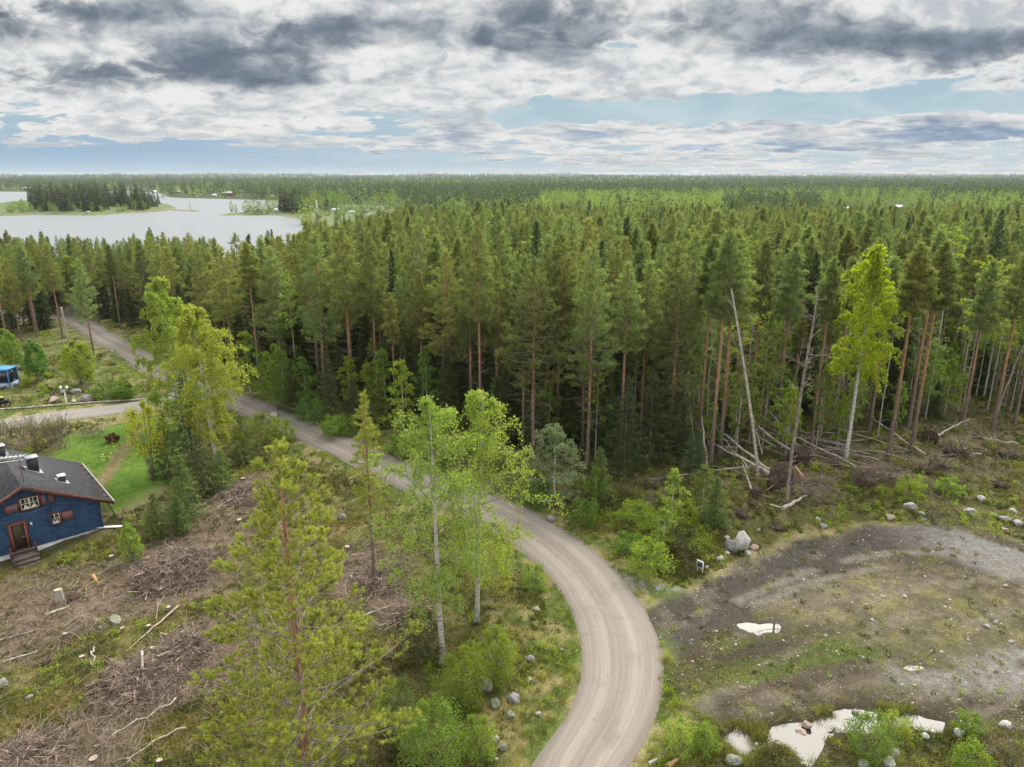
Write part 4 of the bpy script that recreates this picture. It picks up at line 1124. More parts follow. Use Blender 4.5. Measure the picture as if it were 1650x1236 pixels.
LAKE_W = LAKE
def canopy(x, y):
    """forest height scale at a place"""
    y = np.asarray(y, float)
    s = 1.06 - .20 * sst(70, 200, y) - .20 * sst(-5, -60, np.asarray(x, float)) * sst(60, 110, y)
    return s
ISLE_ALL = [ISLE, PENIN, FAR_SHORE]
HUT = world_poly([(330,420),(425,420),(432,545),(375,545),(340,470)])
EDGE = world_poly([(300,640),(330,590),(385,618),(440,628),(520,648),(600,660),(690,680),(760,705),(840,730),(840,770),(300,770)])
def free(x, y):
    ok = inpoly(x, y, FOREST) & ~inpoly(x, y, EDGE) & ~inpoly(x, y, LAKE_W) & (road_d(x, y) > 4.2)
    for P in FIELDS: ok &= ~inpoly(x, y, P)
    return ok & ~inpoly(x, y, HUT)

rng = np.random.default_rng(900)
pts = []
# front row: trunks the photograph shows (base pixel x, y, top pixel y)
front = [(880,705,392),(898,712,384),(946,747,405),(983,700,410),(1071,705,395),(845,690,420),(801,690,425),(683,668,440),(618,640,440),(650,655,455),(516,622,420),(545,628,430),(760,690,430),(1145,745,372),(1125,720,380),(1160,730,375),(1306,728,420),(1205,700,385),(1250,690,400),(1430,742,400),(1467,728,395),(1550,690,420),(1600,690,405),(1635,680,400),(1400,700,420),(1340,690,420),(570,640,430),(725,680,410),(920,690,400),(1020,690,390),(1100,690,380),
         (101,545,395),(152,575,420),(14,560,415),(60,545,400),(0,548,400),(-40,560,400),(35,552,420),(160,520,400),(195,530,395),(290,560,400),(330,585,410),(380,610,400),(420,620,395),(455,625,400),(480,635,410)]
for px, pb, pt in front:
    b = at(px, pb); h = zat(b[1], pt); pts.append((b[0], b[1], h))
FR = np.array(pts)
def tall(x, y, a, b):
    h = float(canopy(x, y)) * (rng.uniform(a, b) - 6.5 * rng.uniform() ** 3)
    px = CX + F * x / (y * CT + (HC - 12) * ST)
    lim = 24 - y * (.083 + .034 * rng.uniform(-1, 1) ** 3 - .035 * sst(430, 640, px))      # shore trees are lower
    if px >= 640: lim = 24 - y * (.0405 + .014 * rng.uniform(-1, 1) ** 3)
    return max(4.5, min(h, lim))
def scatter(n, ymin, ymax, mind, avoid, pw=1.0):
    out = []; cell = {}
    def near(x, y):
        ci, cj = int(x // mind), int(y // mind)
        for i in (-1, 0, 1):
            for j in (-1, 0, 1):
                for q in cell.get((ci + i, cj + j), ()):
                    if (q[0] - x) ** 2 + (q[1] - y) ** 2 < mind * mind: return True
        return False
    for q in avoid: cell.setdefault((int(q[0] // mind), int(q[1] // mind)), []).append(q)
    Y = ymin + (ymax - ymin) * rng.uniform(0, 1, n) ** pw
    X = rng.uniform(-.80, .80, n) * (Y * CT + 8)
    ok = free(X, Y)
    for x, y in zip(X[ok], Y[ok]):
        if near(x, y): continue
        cell.setdefault((int(x // mind), int(y // mind)), []).append((x, y)); out.append((x, y))
    return np.array(out)
SC1 = scatter(16000, 50, 165, 2.5, FR[:, :2])
thin = np.where((SC1[:, 0] > 18) & (SC1[:, 1] < 90), rng.uniform(0, 1, len(SC1)) < .30, True)
SC1 = SC1[thin]
SC2 = scatter(26000, 165, 330, 3.7, SC1[:0])
allp = [(x, y, h) for x, y, h in FR] + [(x, y, tall(x, y, 15.5, 19.0)) for x, y in SC1] + [(x, y, tall(x, y, 15.0, 19.5)) for x, y in SC2]
allp = [q for q in allp if not (q[0] / q[1] < -.24 and q[1] > 140 and rng.uniform() < .55)]
allp.sort(key=lambda q: math.hypot(q[0], q[1]))
kind = rng.uniform(0, 1, len(allp))
BTOP = [q for q, k in zip(allp[len(FR):], kind[len(FR):]) if k > .935 and q[1] > 66]
bset = set(BTOP); keepk = np.array([q not in bset for q in allp]); allp = [q for q in allp if q not in bset]; kind = kind[keepk]
pines = [q for q, k in zip(allp, kind) if k > .13 or any(abs(q[0] - f[0]) < .01 for f in FR)]
tops = [q for q, k in zip(allp, kind) if not (k > .13 or any(abs(q[0] - f[0]) < .01 for f in FR))]
def gzv(x, y): return gz(x, y) if y < 160 and abs(x) < 118 else 0.
plabel = 'tall slender pine with bare lower trunk in the closed pine forest'
for i, (x, y, h) in enumerate(pines[:298]):
    o, hh = PSRC[rng.integers(6, 9)] if (x > 17 and y < 92 and rng.uniform() < .8) or rng.uniform() < .1 else PSRC[rng.integers(0, 6)]
    s = h / hh; place(o, USED, (x, y, gzv(x, y) - .05), rng.uniform(0, 6.28), (s * rng.uniform(.75, 1.2), s * rng.uniform(.75, 1.2), s))

def instancer(name, items, src, label, cat, tilt=.03):
    """one object that sets out a wood too large to count: points + the meshes of the trees above"""
    me = bpy.data.meshes.new(name); n = len(items)
    me.vertices.add(n); me.vertices.foreach_set('co', np.array([q[:3] for q in items], np.float32).ravel())
    for an, ty, dat in (('rz', 'FLOAT', [q[4] for q in items]), ('sc', 'FLOAT', [q[3] for q in items]), ('vi', 'INT', [q[5] for q in items])):
        a = me.attributes.new(an, ty, 'POINT'); a.data.foreach_set('value', np.array(dat, np.float32 if ty == 'FLOAT' else np.int32))
    o = bpy.data.objects.new(name, me); C.objects.link(o); tag(o, label, cat, kind='stuff')
    g = bpy.data.node_groups.new(name, 'GeometryNodeTree')
    g.interface.new_socket('Geometry', in_out='INPUT', socket_type='NodeSocketGeometry'); g.interface.new_socket('Geometry', in_out='OUTPUT', socket_type='NodeSocketGeometry')
    N, L = g.nodes, g.links
    gi, go = N.new('NodeGroupInput'), N.new('NodeGroupOutput')
    jall = N.new('GeometryNodeJoinGeometry')
    for t in reversed(src):
        j = N.new('GeometryNodeJoinGeometry')
        for ch in t.children:
            oi = N.new('GeometryNodeObjectInfo'); oi.inputs[0].default_value = ch; oi.transform_space = 'ORIGINAL'
            if 'As Instance' in oi.inputs: oi.inputs['As Instance'].default_value = False
            L.new(oi.outputs['Geometry'], j.inputs[0])
        gt = N.new('GeometryNodeGeometryToInstance'); L.new(j.outputs[0], gt.inputs[0]); L.new(gt.outputs[0], jall.inputs[0])
    ip = N.new('GeometryNodeInstanceOnPoints'); L.new(gi.outputs[0], ip.inputs['Points']); L.new(jall.outputs[0], ip.inputs['Instance'])
    ip.inputs['Pick Instance'].default_value = True
    def na(nm, ty):
        q = N.new('GeometryNodeInputNamedAttribute'); q.data_type = ty; q.inputs[0].default_value = nm; return q.outputs[0]
    L.new(na('vi', 'INT'), ip.inputs['Instance Index']); L.new(na('sc', 'FLOAT'), ip.inputs['Scale'])
    cx = N.new('ShaderNodeCombineXYZ'); L.new(na('rz', 'FLOAT'), cx.inputs[2])
    L.new(cx.outputs[0], ip.inputs['Rotation'])
    L.new(ip.outputs[0], go.inputs[0])
    md = o.modifiers.new('forest', 'NODES'); md.node_group = g
    return o
items = []
for (x, y, h) in pines[298:]:
    i = int(rng.integers(0, 7)); items.append((x, y, gzv(x, y) - .05, h / PSRC[i][1], rng.uniform(0, 6.28), i))
instancer('pine_forest', items, [q[0] for q in PSRC], 'deep pine forest stretching back behind the nearest trunks', 'pine forest')

# understorey spruces: dense in the dark left and middle part, sparse on the right
US = scatter(4200, 52, 130, 3.3, FR[:0])
keep = np.array([rng.uniform() < (.95 if x < 16 else .28) for x, y in US])
US = US[keep]
ul = sorted([(x, y, rng.uniform(5, 12.5) * (1 if x < 16 else .6)) for x, y in US] + [(x, y, h * 1.0) for x, y, h in tops if y < 200], key=lambda q: math.hypot(q[0], q[1]))
slabel = 'dark spruce growing in the shade between the forest pines'
ITEMS = []
for i, (x, y, h) in enumerate(ul):
    k = int(np.argmin([abs(h - q[1]) + rng.uniform(0, 3) for q in SSRC])); s = h / SSRC[k][1]
    if i < 180: place(SSRC[k][0], USED, (x, y, gzv(x, y)), rng.uniform(0, 6.28), (s * rng.uniform(.9, 1.15), s * rng.uniform(.9, 1.15), s))
    else: ITEMS.append((x, y, gzv(x, y), s, rng.uniform(0, 6.28), k))
for (x, y, h) in tops:
    if y >= 200: k = int(rng.integers(0, 3)); ITEMS.append((x, y, 0, h / SSRC[k][1], rng.uniform(0, 6.28), k))
instancer('spruce_understorey', ITEMS, [q[0] for q in SSRC], 'dark spruces scattered deeper inside the pine forest', 'spruces')
# young birches, mostly in the light right-hand part
YB = scatter(3600, 54, 100, 1.7, FR[:0])
YB = np.array([q for q in YB if rng.uniform() < (.75 if q[0] > 15 else .12)])
yl = sorted([(x, y) for x, y in YB], key=lambda q: math.hypot(*q))[:420]
YP, YI = [], []
for (x, y, h) in BTOP: YI.append((x, y, gzv(x, y), h * rng.uniform(.8, .98) / 14., rng.uniform(0, 6.28), 2))
for x, y in yl:
    k = int(rng.choice([0, 1, 2, 3, 3, 1])); s = rng.uniform(.7, 1.15)
    if len(YP) < 165: place(BSRC[k][0], USED, (x, y, gzv(x, y)), rng.uniform(0, 6.28), (s, s, s)); YP.append(0)
    else: YI.append((x, y, gzv(x, y), s, rng.uniform(0, 6.28), k))
# thin bare dead trunks in the light right-hand part
DS = []
for k_, h_ in enumerate((12., 9.5, 14.)):
    t = thing('dead_tree', 'thin bare grey trunk standing among the windthrown trees', 'dead tree', (0, 0, 0), 0, 'thin bare trunks at the forest edge')
    rng_ = np.random.default_rng(760 + k_); w = MB(); z = np.linspace(0, 1, 9); P = np.stack([np.cumsum(rng_.normal(0, .09, 9)), np.cumsum(rng_.normal(0, .09, 9)), z * h_], -1); P[0, :2] = 0
    tube(w, P, .085 * (1 - .75 * z), 6); n_ = 46; u_ = rng_.uniform(.2, 1, n_); q_ = along(P, u_); d_ = rng_.normal(0, 1, (n_, 3)); d_[:, 2] *= .35; d_ = norm(d_)
    sticks(w, q_, q_ + d_ * rng_.uniform(.25, 1.0, n_)[:, None], .014); w.build('trunk', M['grey_bark'], t, smooth=True); DS.append(t)
DP = scatter(1200, 54, 88, 1.9, FR[:0]); DP = [q for q in DP if q[0] > 9][:75]
for x, y in DP:
    s = rng.uniform(.6, 1.15); o = place(DS[int(rng.integers(0, 3))], USED, (x, y, gzv(x, y) - .05), 0, s); o.rotation_euler = (rng.normal(0, .10), rng.normal(0, .10), rng.uniform(0, 6.28))
instancer('young_birches', YI, [q[0] for q in BSRC], 'further spindly young birches filling the gaps deeper in the forest', 'young birches')
for lst in (PSRC, SSRC, BSRC):
    for o, _ in lst:
        assert o.name in USED
# ------------------------------------------------------------------ the blue house
K = at(165, 858); RZ = R(42.3)
UX = np.array([math.cos(RZ), math.sin(RZ)]); VY = np.array([-math.sin(RZ), math.cos(RZ)])
def pray(px, py):
    a = (px - CX) / F; b = (CY - py) / F
    return np.array([a, CT + b * ST, -ST + b * CT])
def wall_at(px, py):                        # where a pixel meets the gable wall (local x, z)
    d = pray(px, py); t = (VY @ K[:2]) / (VY @ d[:2])
    p = np.array([0, 0, HC]) + d * t
    return float(UX @ (p[:2] - K[:2])), float(p[2])
APX, APZ, SL = -4.1, 4.95, .526
def roof_at(px, py, side=1):
    d = pray(px, py); o = np.array([0, 0, HC])
    f = lambda t: (o + d * t)[2] - (APZ - SL * side * (UX @ ((o + d * t)[:2] - K[:2]) - APX))
    t0, t1 = 1., 120.; f0, f1 = f(t0), f(t1); t = t0 - f0 * (t1 - t0) / (f1 - f0); p = o + d * t
    return float(UX @ (p[:2] - K[:2])), float(VY @ (p[:2] - K[:2])), float(p[2])
M['logs'] = None
def log_wall():
    m, t, b = new_mat('blue_log_wall')
    o = t.obj(); x, y, z = t.sep(o)
    mp = t.node('ShaderNodeMapping'); mp.inputs['Scale'].default_value = (.6, .6, 6); t.l.new(o, mp.inputs[0])
    n = t.noise(mp.outputs[0], 1.8, 5, .65); n2 = t.noise(o, .9, 4)
    c = t.mix(t.ss(n, .35, .7), (.014, .042, .095), (.040, .090, .175))
    c = t.mix(t.m('MULTIPLY', t.ss(n2, .5, .72), .45), c, (.07, .125, .20))
    t.put(b.inputs['Base Color'], c); b.inputs['Roughness'].default_value = .75
    bp = t.node('ShaderNodeBump'); bp.inputs['Strength'].default_value = .9; bp.inputs['Distance'].default_value = .04
    g = t.m('ABSOLUTE', t.m('SINE', t.m('MULTIPLY', z, 3.1416 / .18)))
    t.l.new(t.m('POWER', g, .4), bp.inputs['Height']); t.l.new(bp.outputs[0], b.inputs['Normal'])
    return m
M['logs'] = log_wall()
def shingle(name, c1, c2):
    m, t, b = new_mat(name)
    o = t.obj()
    br = t.node('ShaderNodeTexBrick'); br.inputs['Scale'].default_value = 1.0
    br.inputs['Brick Width'].default_value = .33; br.inputs['Row Height'].default_value = .14; br.inputs['Mortar Size'].default_value = .012
    br.inputs['Color1'].default_value = (*c1, 1); br.inputs['Color2'].default_value = (*c2, 1); br.inputs['Mortar'].default_value = (c1[0] * .4, c1[1] * .4, c1[2] * .4, 1)
    x, y, z = t.sep(o); t.l.new(t.xyz(y, x, 0.0), br.inputs['Vector'])
    n = t.noise(o, 1.1, 6, .7); n2 = t.noise(o, 8, 4, .7)
    c = t.mix(t.m('MULTIPLY', t.ss(n, .5, .7), .25), br.outputs[0], (.085, .083, .076))
    c = t.mix(t.m('MULTIPLY', t.ss(n2, .6, .7), .3), c, (.17, .165, .145))
    t.put(b.inputs['Base Color'], c); b.inputs['Roughness'].default_value = .85
    return m
M['shingle'] = shingle('roof_shingle', (.030, .031, .034), (.055, .056, .060))
M['redtrim'] = plain('dark_red_trim', (.115, .042, .032), .6, .25, 4)
M['shutter'] = plain('faded_red_shutter', (.22, .115, .125), .7, .15, 5)
M['cream'] = plain('cream_window_paint', (.62, .57, .42), .6, .1, 6)
M['found'] = plain('concrete_foundation', (.50, .50, .50), .85, .15, 3)
M['doorwood'] = plain('dark_door_wood', (.052, .033, .022), .5, .3, 5, stretch=(3, 3, .4))
M['orange_trim'] = plain('door_edge_wood', (.40, .15, .07), .6, .15, 5)
M['black'] = plain('black_sheet_metal', (.018, .018, .02), .5, .2, 3)
M['decking'] = plain('weathered_deck', (.13, .10, .085), .85, .25, 4)
M['metal'] = plain('grey_metal', (.45, .46, .47), .4, .1, 3, metal=.4)
m, t, b = new_mat('window_glass'); b.inputs['Base Color'].default_value = (.02, .022, .025, 1); b.inputs['Roughness'].default_value = .05; b.inputs['Specular IOR Level'].default_value = .6
M['glass'] = m

hs = thing('blue_house', 'dark blue timber cottage with black shingle roof and red trim', 'house', tuple(K), RZ)
XL = 2 * APX; DP = 8.2
def roofz(x): return APZ - SL * abs(x - APX)
mb = MB()
V = [(XL, 0, .38), (0, 0, .38), (0, 0, roofz(0) - .1), (APX, 0, APZ - .1), (XL, 0, roofz(XL) - .1)]
V += [(x, DP, z) for x, y, z in V]
mb.add(V, [[0, 1, 6, 5]]); mb.add(V, [[1, 2, 7, 6]]); mb.add(V, [[4, 0, 5, 9]]); mb.add(V, [[0, 1, 2, 3, 4]]); mb.add(V, [[9, 8, 7, 6, 5]])
# log ends crossing at the corners and at the inner wall
for x0 in (-.02, XL + .02 - .16, APX + 1.2):
    z = .42
    while z < roofz(x0) - .3: box(mb, (x0, -.14, z), (x0 + .16, .0, z + .15)); z += .18
wl = mb.build('wall', M['logs'], hs)
mb = MB(); box(mb, (XL + .05, .05, -.4), (-.05, DP - .05, .38)); mb.build('foundation', M['found'], hs)
mb = MB()
for sgn in (1, -1):
    xe = APX + sgn * 5.0
    V = [(APX, -.55, APZ), (xe, -.55, roofz(xe)), (xe, DP + .5, roofz(xe)), (APX, DP + .5, APZ)]
    V += [(x, y, z - .12) for x, y, z in V]
    f = [[0, 1, 2, 3], [7, 6, 5, 4], [0, 4, 5, 1], [2, 1, 5, 6], [3, 2, 6, 7]]
    mb.add(V, f if sgn > 0 else [q[::-1] for q in f])
rf = mb.build('roof', M['shingle'], hs)
for sgn in (1, -1):
    mb = MB(); xe = APX + sgn * 5.03
    V = [(APX, -.60, APZ + .03), (xe, -.60, roofz(xe) + .03), (xe, -.60, roofz(xe) - .22), (APX, -.60, APZ - .22)]
    V += [(x, y + .045, z) for x, y, z in V]
    f = [[0, 1, 2, 3], [7, 6, 5, 4], [0, 4, 5, 1], [1, 5, 6, 2], [2, 6, 7, 3], [3, 7, 4, 0]]
    mb.add(V, f); mb.build('barge_board', M['redtrim'], rf)
mb = MB(); xe = APX + 5.0
tube(mb, [(xe + .06, -.5, roofz(xe) - .08), (xe + .06, DP + .5, roofz(xe) - .08)], .06, 8)
mb.build('gutter', M['metal'], rf)
mb = MB()
for k in range(8):
    y = .3 + k * 1.05; box(mb, (APX + 4.1 + .02, y, roofz(0) - .26), (APX + 4.9, y + .1, roofz(0) - .42 + .0))
mb.build('rafter_ends', M['redtrim'], rf)
def chimney(px, py, w, hgt, mat, nm, side=1, cap='metal'):
    x, y, z = roof_at(px, py, side)
    mb = MB(); box(mb, (x - w / 2, y - w / 2, z - .4), (x + w / 2, y + w / 2, z + hgt)); c = mb.build(nm, M[mat], rf)
    mb = MB(); box(mb, (x - w / 2 - .05, y - w / 2 - .05, z + hgt), (x + w / 2 + .05, y + w / 2 + .05, z + hgt + .07)); mb.build('cap', M[cap], c)
    mb = MB()
    a = w / 2 + .18
    V = [(x - a, y - a, z + SL * side * a + .012), (x + a, y - a, z - SL * side * a + .012), (x + a, y + a, z - SL * side * a + .012), (x - a, y + a, z + SL * side * a + .012)]
    mb.add(V, [[0, 1, 2, 3]]); mb.build('flashing', M['metal'], c)
chimney(54, 757, .62, .95, 'black', 'chimney')
chimney(100, 775, .40, .40, 'black', 'roof_vent', cap='white')
chimney(2, 738, .55, .9, 'black', 'chimney', -1)
def opening(x0, x1, z0, z1, nm, red=.10):
    w = MB()
    for (a, b_, c, d) in ((x0 - red, x0, z0 - red, z1 + red), (x1, x1 + red, z0 - red, z1 + red), (x0, x1, z1, z1 + red), (x0, x1, z0 - red, z0)):
        box(w, (a, -.075, c), (b_, .0, d))
    return w.build(nm, M['redtrim'], hs)
def window(x0, x1, z0, z1, cols, rows):
    f = opening(x0, x1, z0, z1, 'window', .11)
    w = MB(); fr = .055
    for (a, b_, c, d) in ((x0, x0 + fr, z0, z1), (x1 - fr, x1, z0, z1), (x0 + fr, x1 - fr, z1 - fr, z1), (x0 + fr, x1 - fr, z0, z0 + fr)): box(w, (a, -.055, c), (b_, .0, d))
    iw, ih = x1 - x0 - 2 * fr, z1 - z0 - 2 * fr
    for i in range(1, cols):
        xm = x0 + fr + iw * i / cols; q = .05 if (cols == 4 and i == 2) else .018; box(w, (xm - q, -.05, z0 + fr), (xm + q, .0, z1 - fr))
    for j in range(1, rows):
        zm = z0 + fr + ih * j / rows; box(w, (x0 + fr, -.045, zm - .018), (x1 - fr, .0, zm + .018))
    w.build('frame', M['cream'], f)
    w = MB(); box(w, (x0 + fr, -.02, z0 + fr), (x1 - fr, .01, z1 - fr)); w.build('pane', M['glass'], f)
    w = MB(); h2 = ih * .4
    V = [(x0 + fr + iw * .1, -.026, z0 + fr), (x0 + fr + iw * .45, -.026, z0 + fr), (x0 + fr + iw * .2, -.026, z0 + fr + h2)]
    w.add(V, [[0, 1, 2]]); V = [(x1 - fr - iw * .1, -.026, z0 + fr), (x1 - fr - iw * .2, -.026, z0 + fr + h2), (x1 - fr - iw * .45, -.026, z0 + fr)]
    w.add(V, [[0, 1, 2]]); w.build('curtain', M['white'], f)
def shutter(x0, x1, z0, z1):
    w = MB(); box(w, (x0 + .05, -.05, z0 + .05), (x1 - .05, .0, z1 - .05)); s_ = w.build('shutter', M['shutter'], hs)
    w = MB()
    for (a, b_, c, d) in ((x0, x0 + .05, z0, z1), (x1 - .05, x1, z0, z1), (x0 + .05, x1 - .05, z1 - .05, z1), (x0 + .05, x1 - .05, z0, z0 + .05)): box(w, (a, -.065, c), (b_, .0, d))
    w.build('edge_frame', M['redtrim'], s_)
wx0, wx1 = wall_at(32, 810)[0], wall_at(62, 808)[0]; wz0, wz1 = wall_at(47, 819)[1], wall_at(47, 801)[1]
window(wx0, wx1, wz0, wz1, 4, 2)
shutter(wx0 - .11 - .78, wx0 - .12, wz0 - .02, wz1 - .18); shutter(wx1 + .12, wx1 + .90, wz0 - .02, wz1 - .02)
vx0, vx1 = wall_at(81, 838)[0], wall_at(96, 834)[0]; vz0, vz1 = wall_at(88, 843.5)[1], wall_at(88, 827)[1]
window(vx0, vx1, vz0, vz1, 2, 2); shutter(vx1 + .12, vx1 + .84, vz0 + .04, vz1 - .02)
dx0, dx1 = wall_at(19, 870)[0], wall_at(44, 865)[0]; dz1 = wall_at(31, 842)[1]; dz0 = .42
d_ = opening(dx0, dx1, dz0 + .11, dz1, 'door', .12)
w = MB(); box(w, (dx0, -.03, dz0), (dx1, .0, dz1)); w.build('door_leaf', M['doorwood'], d_)
w = MB(); box(w, (dx0, -.085, dz0), (dx0 + .05, -.031, dz1 - .05)); box(w, (dx1 - .05, -.085, dz0), (dx1, -.031, dz1 - .05)); box(w, (dx0, -.085, dz1 - .05), (dx1, -.031, dz1)); w.build('inner_frame', M['orange_trim'], d_)
w = MB(); a = np.linspace(0, 2 * math.pi, 17); tube(w, np.stack([(dx0 + dx1) / 2 + .15 * np.cos(a), a * 0 - .06, dz1 - .55 + .15 * np.sin(a)], -1), .035, 6); w.build('wreath', M['spruce_leaf'], d_)
w = MB(); tube(w, [(dx1 - .12, -.09, 1.35), (dx1 - .24, -.09, 1.35)], .015, 6); w.build('handle', M['metal'], d_)
pc = MB(); box(pc, (dx0 - .3, -1.15, .22), (dx1 + .35, -.08, .36)); box(pc, (dx0 - .25, -1.1, -.3), (dx1 + .3, -.2, .22)); pr = pc.build('porch', M['decking'], hs)
w = MB(); box(w, (dx0 - .1, -1.5, .06), (dx1 + .3, -1.16, .2)); w.build('step', M['decking'], pr)
w = MB(); box(w, (dx0 - .1, -1.85, -.1), (dx1 + .3, -1.51, .04)); w.build('step', M['decking'], pr)
for xx in (dx0 - .25, dx1 + .28):
    w = MB()
    for y in np.linspace(-1.1, -.18, 6): box(w, (xx - .025, y - .02, .36), (xx + .025, y + .02, 1.0))
    box(w, (xx - .035, -1.14, 1.0), (xx + .035, -.12, 1.06)); w.build('railing', M['redtrim'], pr)
lx, lz = wall_at(49.5, 843)
w = MB(); box(w, (lx - .05, -.14, lz - .08), (lx + .07, -.001, lz + .06)); w.build('wall_lamp', M['white'], hs)
w = MB(); box(w, (-1.35, -.012, .12), (-1.05, .05, .24)); w.build('foundation_vent', M['black'], hs)
# television aerial on the roof
ax, ay, az = roof_at(38.5, 777); mx, my = K[0] + UX[0] * ax + VY[0] * ay, K[1] + UX[1] * ax + VY[1] * ay
an = thing('aerial', 'thin roof aerial with pale rods on the black shingle roof', 'antenna', (mx, my, az - .05))
w = MB(); tube(w, [(0, 0, 0), (0, 0, 1.95)], .022, 6); w.build('mast', M['redtrim'], an)
w = MB(); tube(w, [(.25, .15, 1.85), (-2.6, -.35, 1.7)], .03, 6)
for k in range(9): q = -.1 - .28 * k; tube(w, [(q + .25, .15 + q * .17 - .38, 1.84 + q * .05), (q + .25, .15 + q * .17 + .38, 1.84 + q * .05)], .010, 4)
tube(w, [(.2, .1, 1.6), (-2.3, -.4, 1.4)], .02, 6); w.build('rods', M['white'], an)

def wpt(x, y, z): return np.array([K[0] + UX[0] * x + VY[0] * y, K[1] + UX[1] * x + VY[1] * y, z])
# pole leaning against the eave and pale board on the ground
pl = thing('pole', 'black pole leaning from the house eave to the grass', 'pole', tuple(wpt(.5, 1.0, 0)))
w = MB(); e = atg(198, 848) - wpt(.5, 1.0, 0); tube(w, [np.array([.1, .05, 2.2]), e], .045, 7); w.build('shaft', M['black'], pl)
b = atg(177, 851); w = MB(); box(w, (-.8, -.12, .08), (.8, .12, .13)); o = w.build('board', M['white'], loc=tuple(b)); o.rotation_euler = (0, .03, R(10))
tag(o, 'white board lying by the corner of the blue house', 'board')

# ------------------------------------------------------------------ rocks
def rock_mesh(seed, mat, sx=1, sy=1, sz=.7, cuts=9, sub=3):
    r2 = np.random.default_rng(seed)
    bm = bmesh.new(); bmesh.ops.create_icosphere(bm, subdivisions=sub, radius=1)
    P = np.array([v.co[:] for v in bm.verts])
    for _ in range(cuts):
        n = r2.normal(0, 1, 3); n /= np.linalg.norm(n); d = r2.uniform(.55, .85)
        P -= np.maximum(0, P @ n - d)[:, None] * n
    P *= 1 + (fbm(P[:, 0] * 2.3 + seed, P[:, 1] * 2.3 + P[:, 2] * 1.7, seed, 3) - .5)[:, None] * .22
    P *= np.array([sx, sy, sz])
    me = bpy.data.meshes.new('boulder')
    for v, p in zip(bm.verts, P): v.co = p
    bm.to_mesh(me); bm.free(); me.materials.append(mat)
    return me
RM = {}
def rock(px, py, wpx, label, mat='rock', name='boulder', shape=(1, .85, .75), rz=None, group=None, sink=.25, seed=None):
    b = atg(px, py); dep = b[1] * CT + HC * ST; r = wpx / 2 * dep / F
    sd = seed if seed is not None else int(px + py)
    key = (mat, sd % 7, shape) if seed is None else (mat, sd, shape)
    if key not in RM: RM[key] = rock_mesh(sd, M[mat], *shape)
    o = bpy.data.objects.new(name, RM[key]); C.objects.link(o)
    o.scale = (r, r, r); o.location = (b[0], b[1], b[2] + r * shape[2] * (1 - 2 * sink) * .8); o.rotation_euler = (0, 0, rz if rz is not None else (px * 1.7) % 6.28)
    return tag(o, label, 'rock' if name != 'boulder' else 'boulder', group)
rock(1193, 886, 34, 'largest pale boulder of the cluster beside the side track', 'rockbright', shape=(.85, .9, 1.35), seed=31, rz=.4, sink=.1)
rock(1179, 888, 24, 'dark-sided slab leaning left of the largest pale boulder', 'rock', shape=(.7, 1, 1.1), seed=32, rz=1.0, sink=.1)
rock(1215, 884, 17, 'pinkish flat boulder right of the largest pale boulder', 'rockpink', shape=(1, .8, .6), seed=33)
rock(1205, 893, 13, 'small white rock at the foot of the largest pale boulder', 'rockpale', seed=34)
rock(1173, 893, 12, 'small angular rock in front of the dark-sided slab', 'rockpale', seed=35)
rock(1171, 868, 11, 'pale rock behind the dark-sided slab', 'rockpale', seed=36)
rock(1160, 902, 14, 'rounded pale rock on the grass between the slab and the little sign', 'rockpale', seed=37)
rock(1139, 915, 8, 'small white rock just right of the little sign', 'rockpale', seed=38)
for q in ((1466, 820, 22, 'big pale rounded boulder left of the bare brush', 'rockpale'), (1434, 836, 20, 'low cream boulder on the dry grass north of the side track', 'rockpink'), (1562, 829, 22, 'flat grey-white boulder right of the bare brush', 'rockpale'),
          (1580, 806, 16, 'whitish boulder farthest up the rough slope', 'rockpale'), (1618, 840, 22, 'grey boulder in the pile at the right edge', 'rock'), (1640, 846, 18, 'white boulder at the right end of the pile', 'rockpale'),
          (1632, 826, 14, 'pale rock standing above the boulder pile', 'rockpale'), (1602, 832, 14, 'mossy stone left of the boulder pile', 'rockmoss'), (1618, 856, 14, 'dull stone below the boulder pile', 'rockpink'), (1484, 830, 12, 'small stone beside the big pale rounded boulder', 'rockpale'), (1488, 838, 9, 'smallest stone below the big pale rounded boulder', 'rockpale'),
          (1396, 824, 8, 'little white stone in the grass before the windthrow', 'rockpale'), (1318, 838, 10, 'white stone near the black stump', 'rockpale'), (1222, 855, 8, 'white pebble above the boulder cluster', 'rockpale'), (1327, 850, 14, 'dark-sided stone right of the black stump', 'rock')):
    rock(*q[:4], q[4])
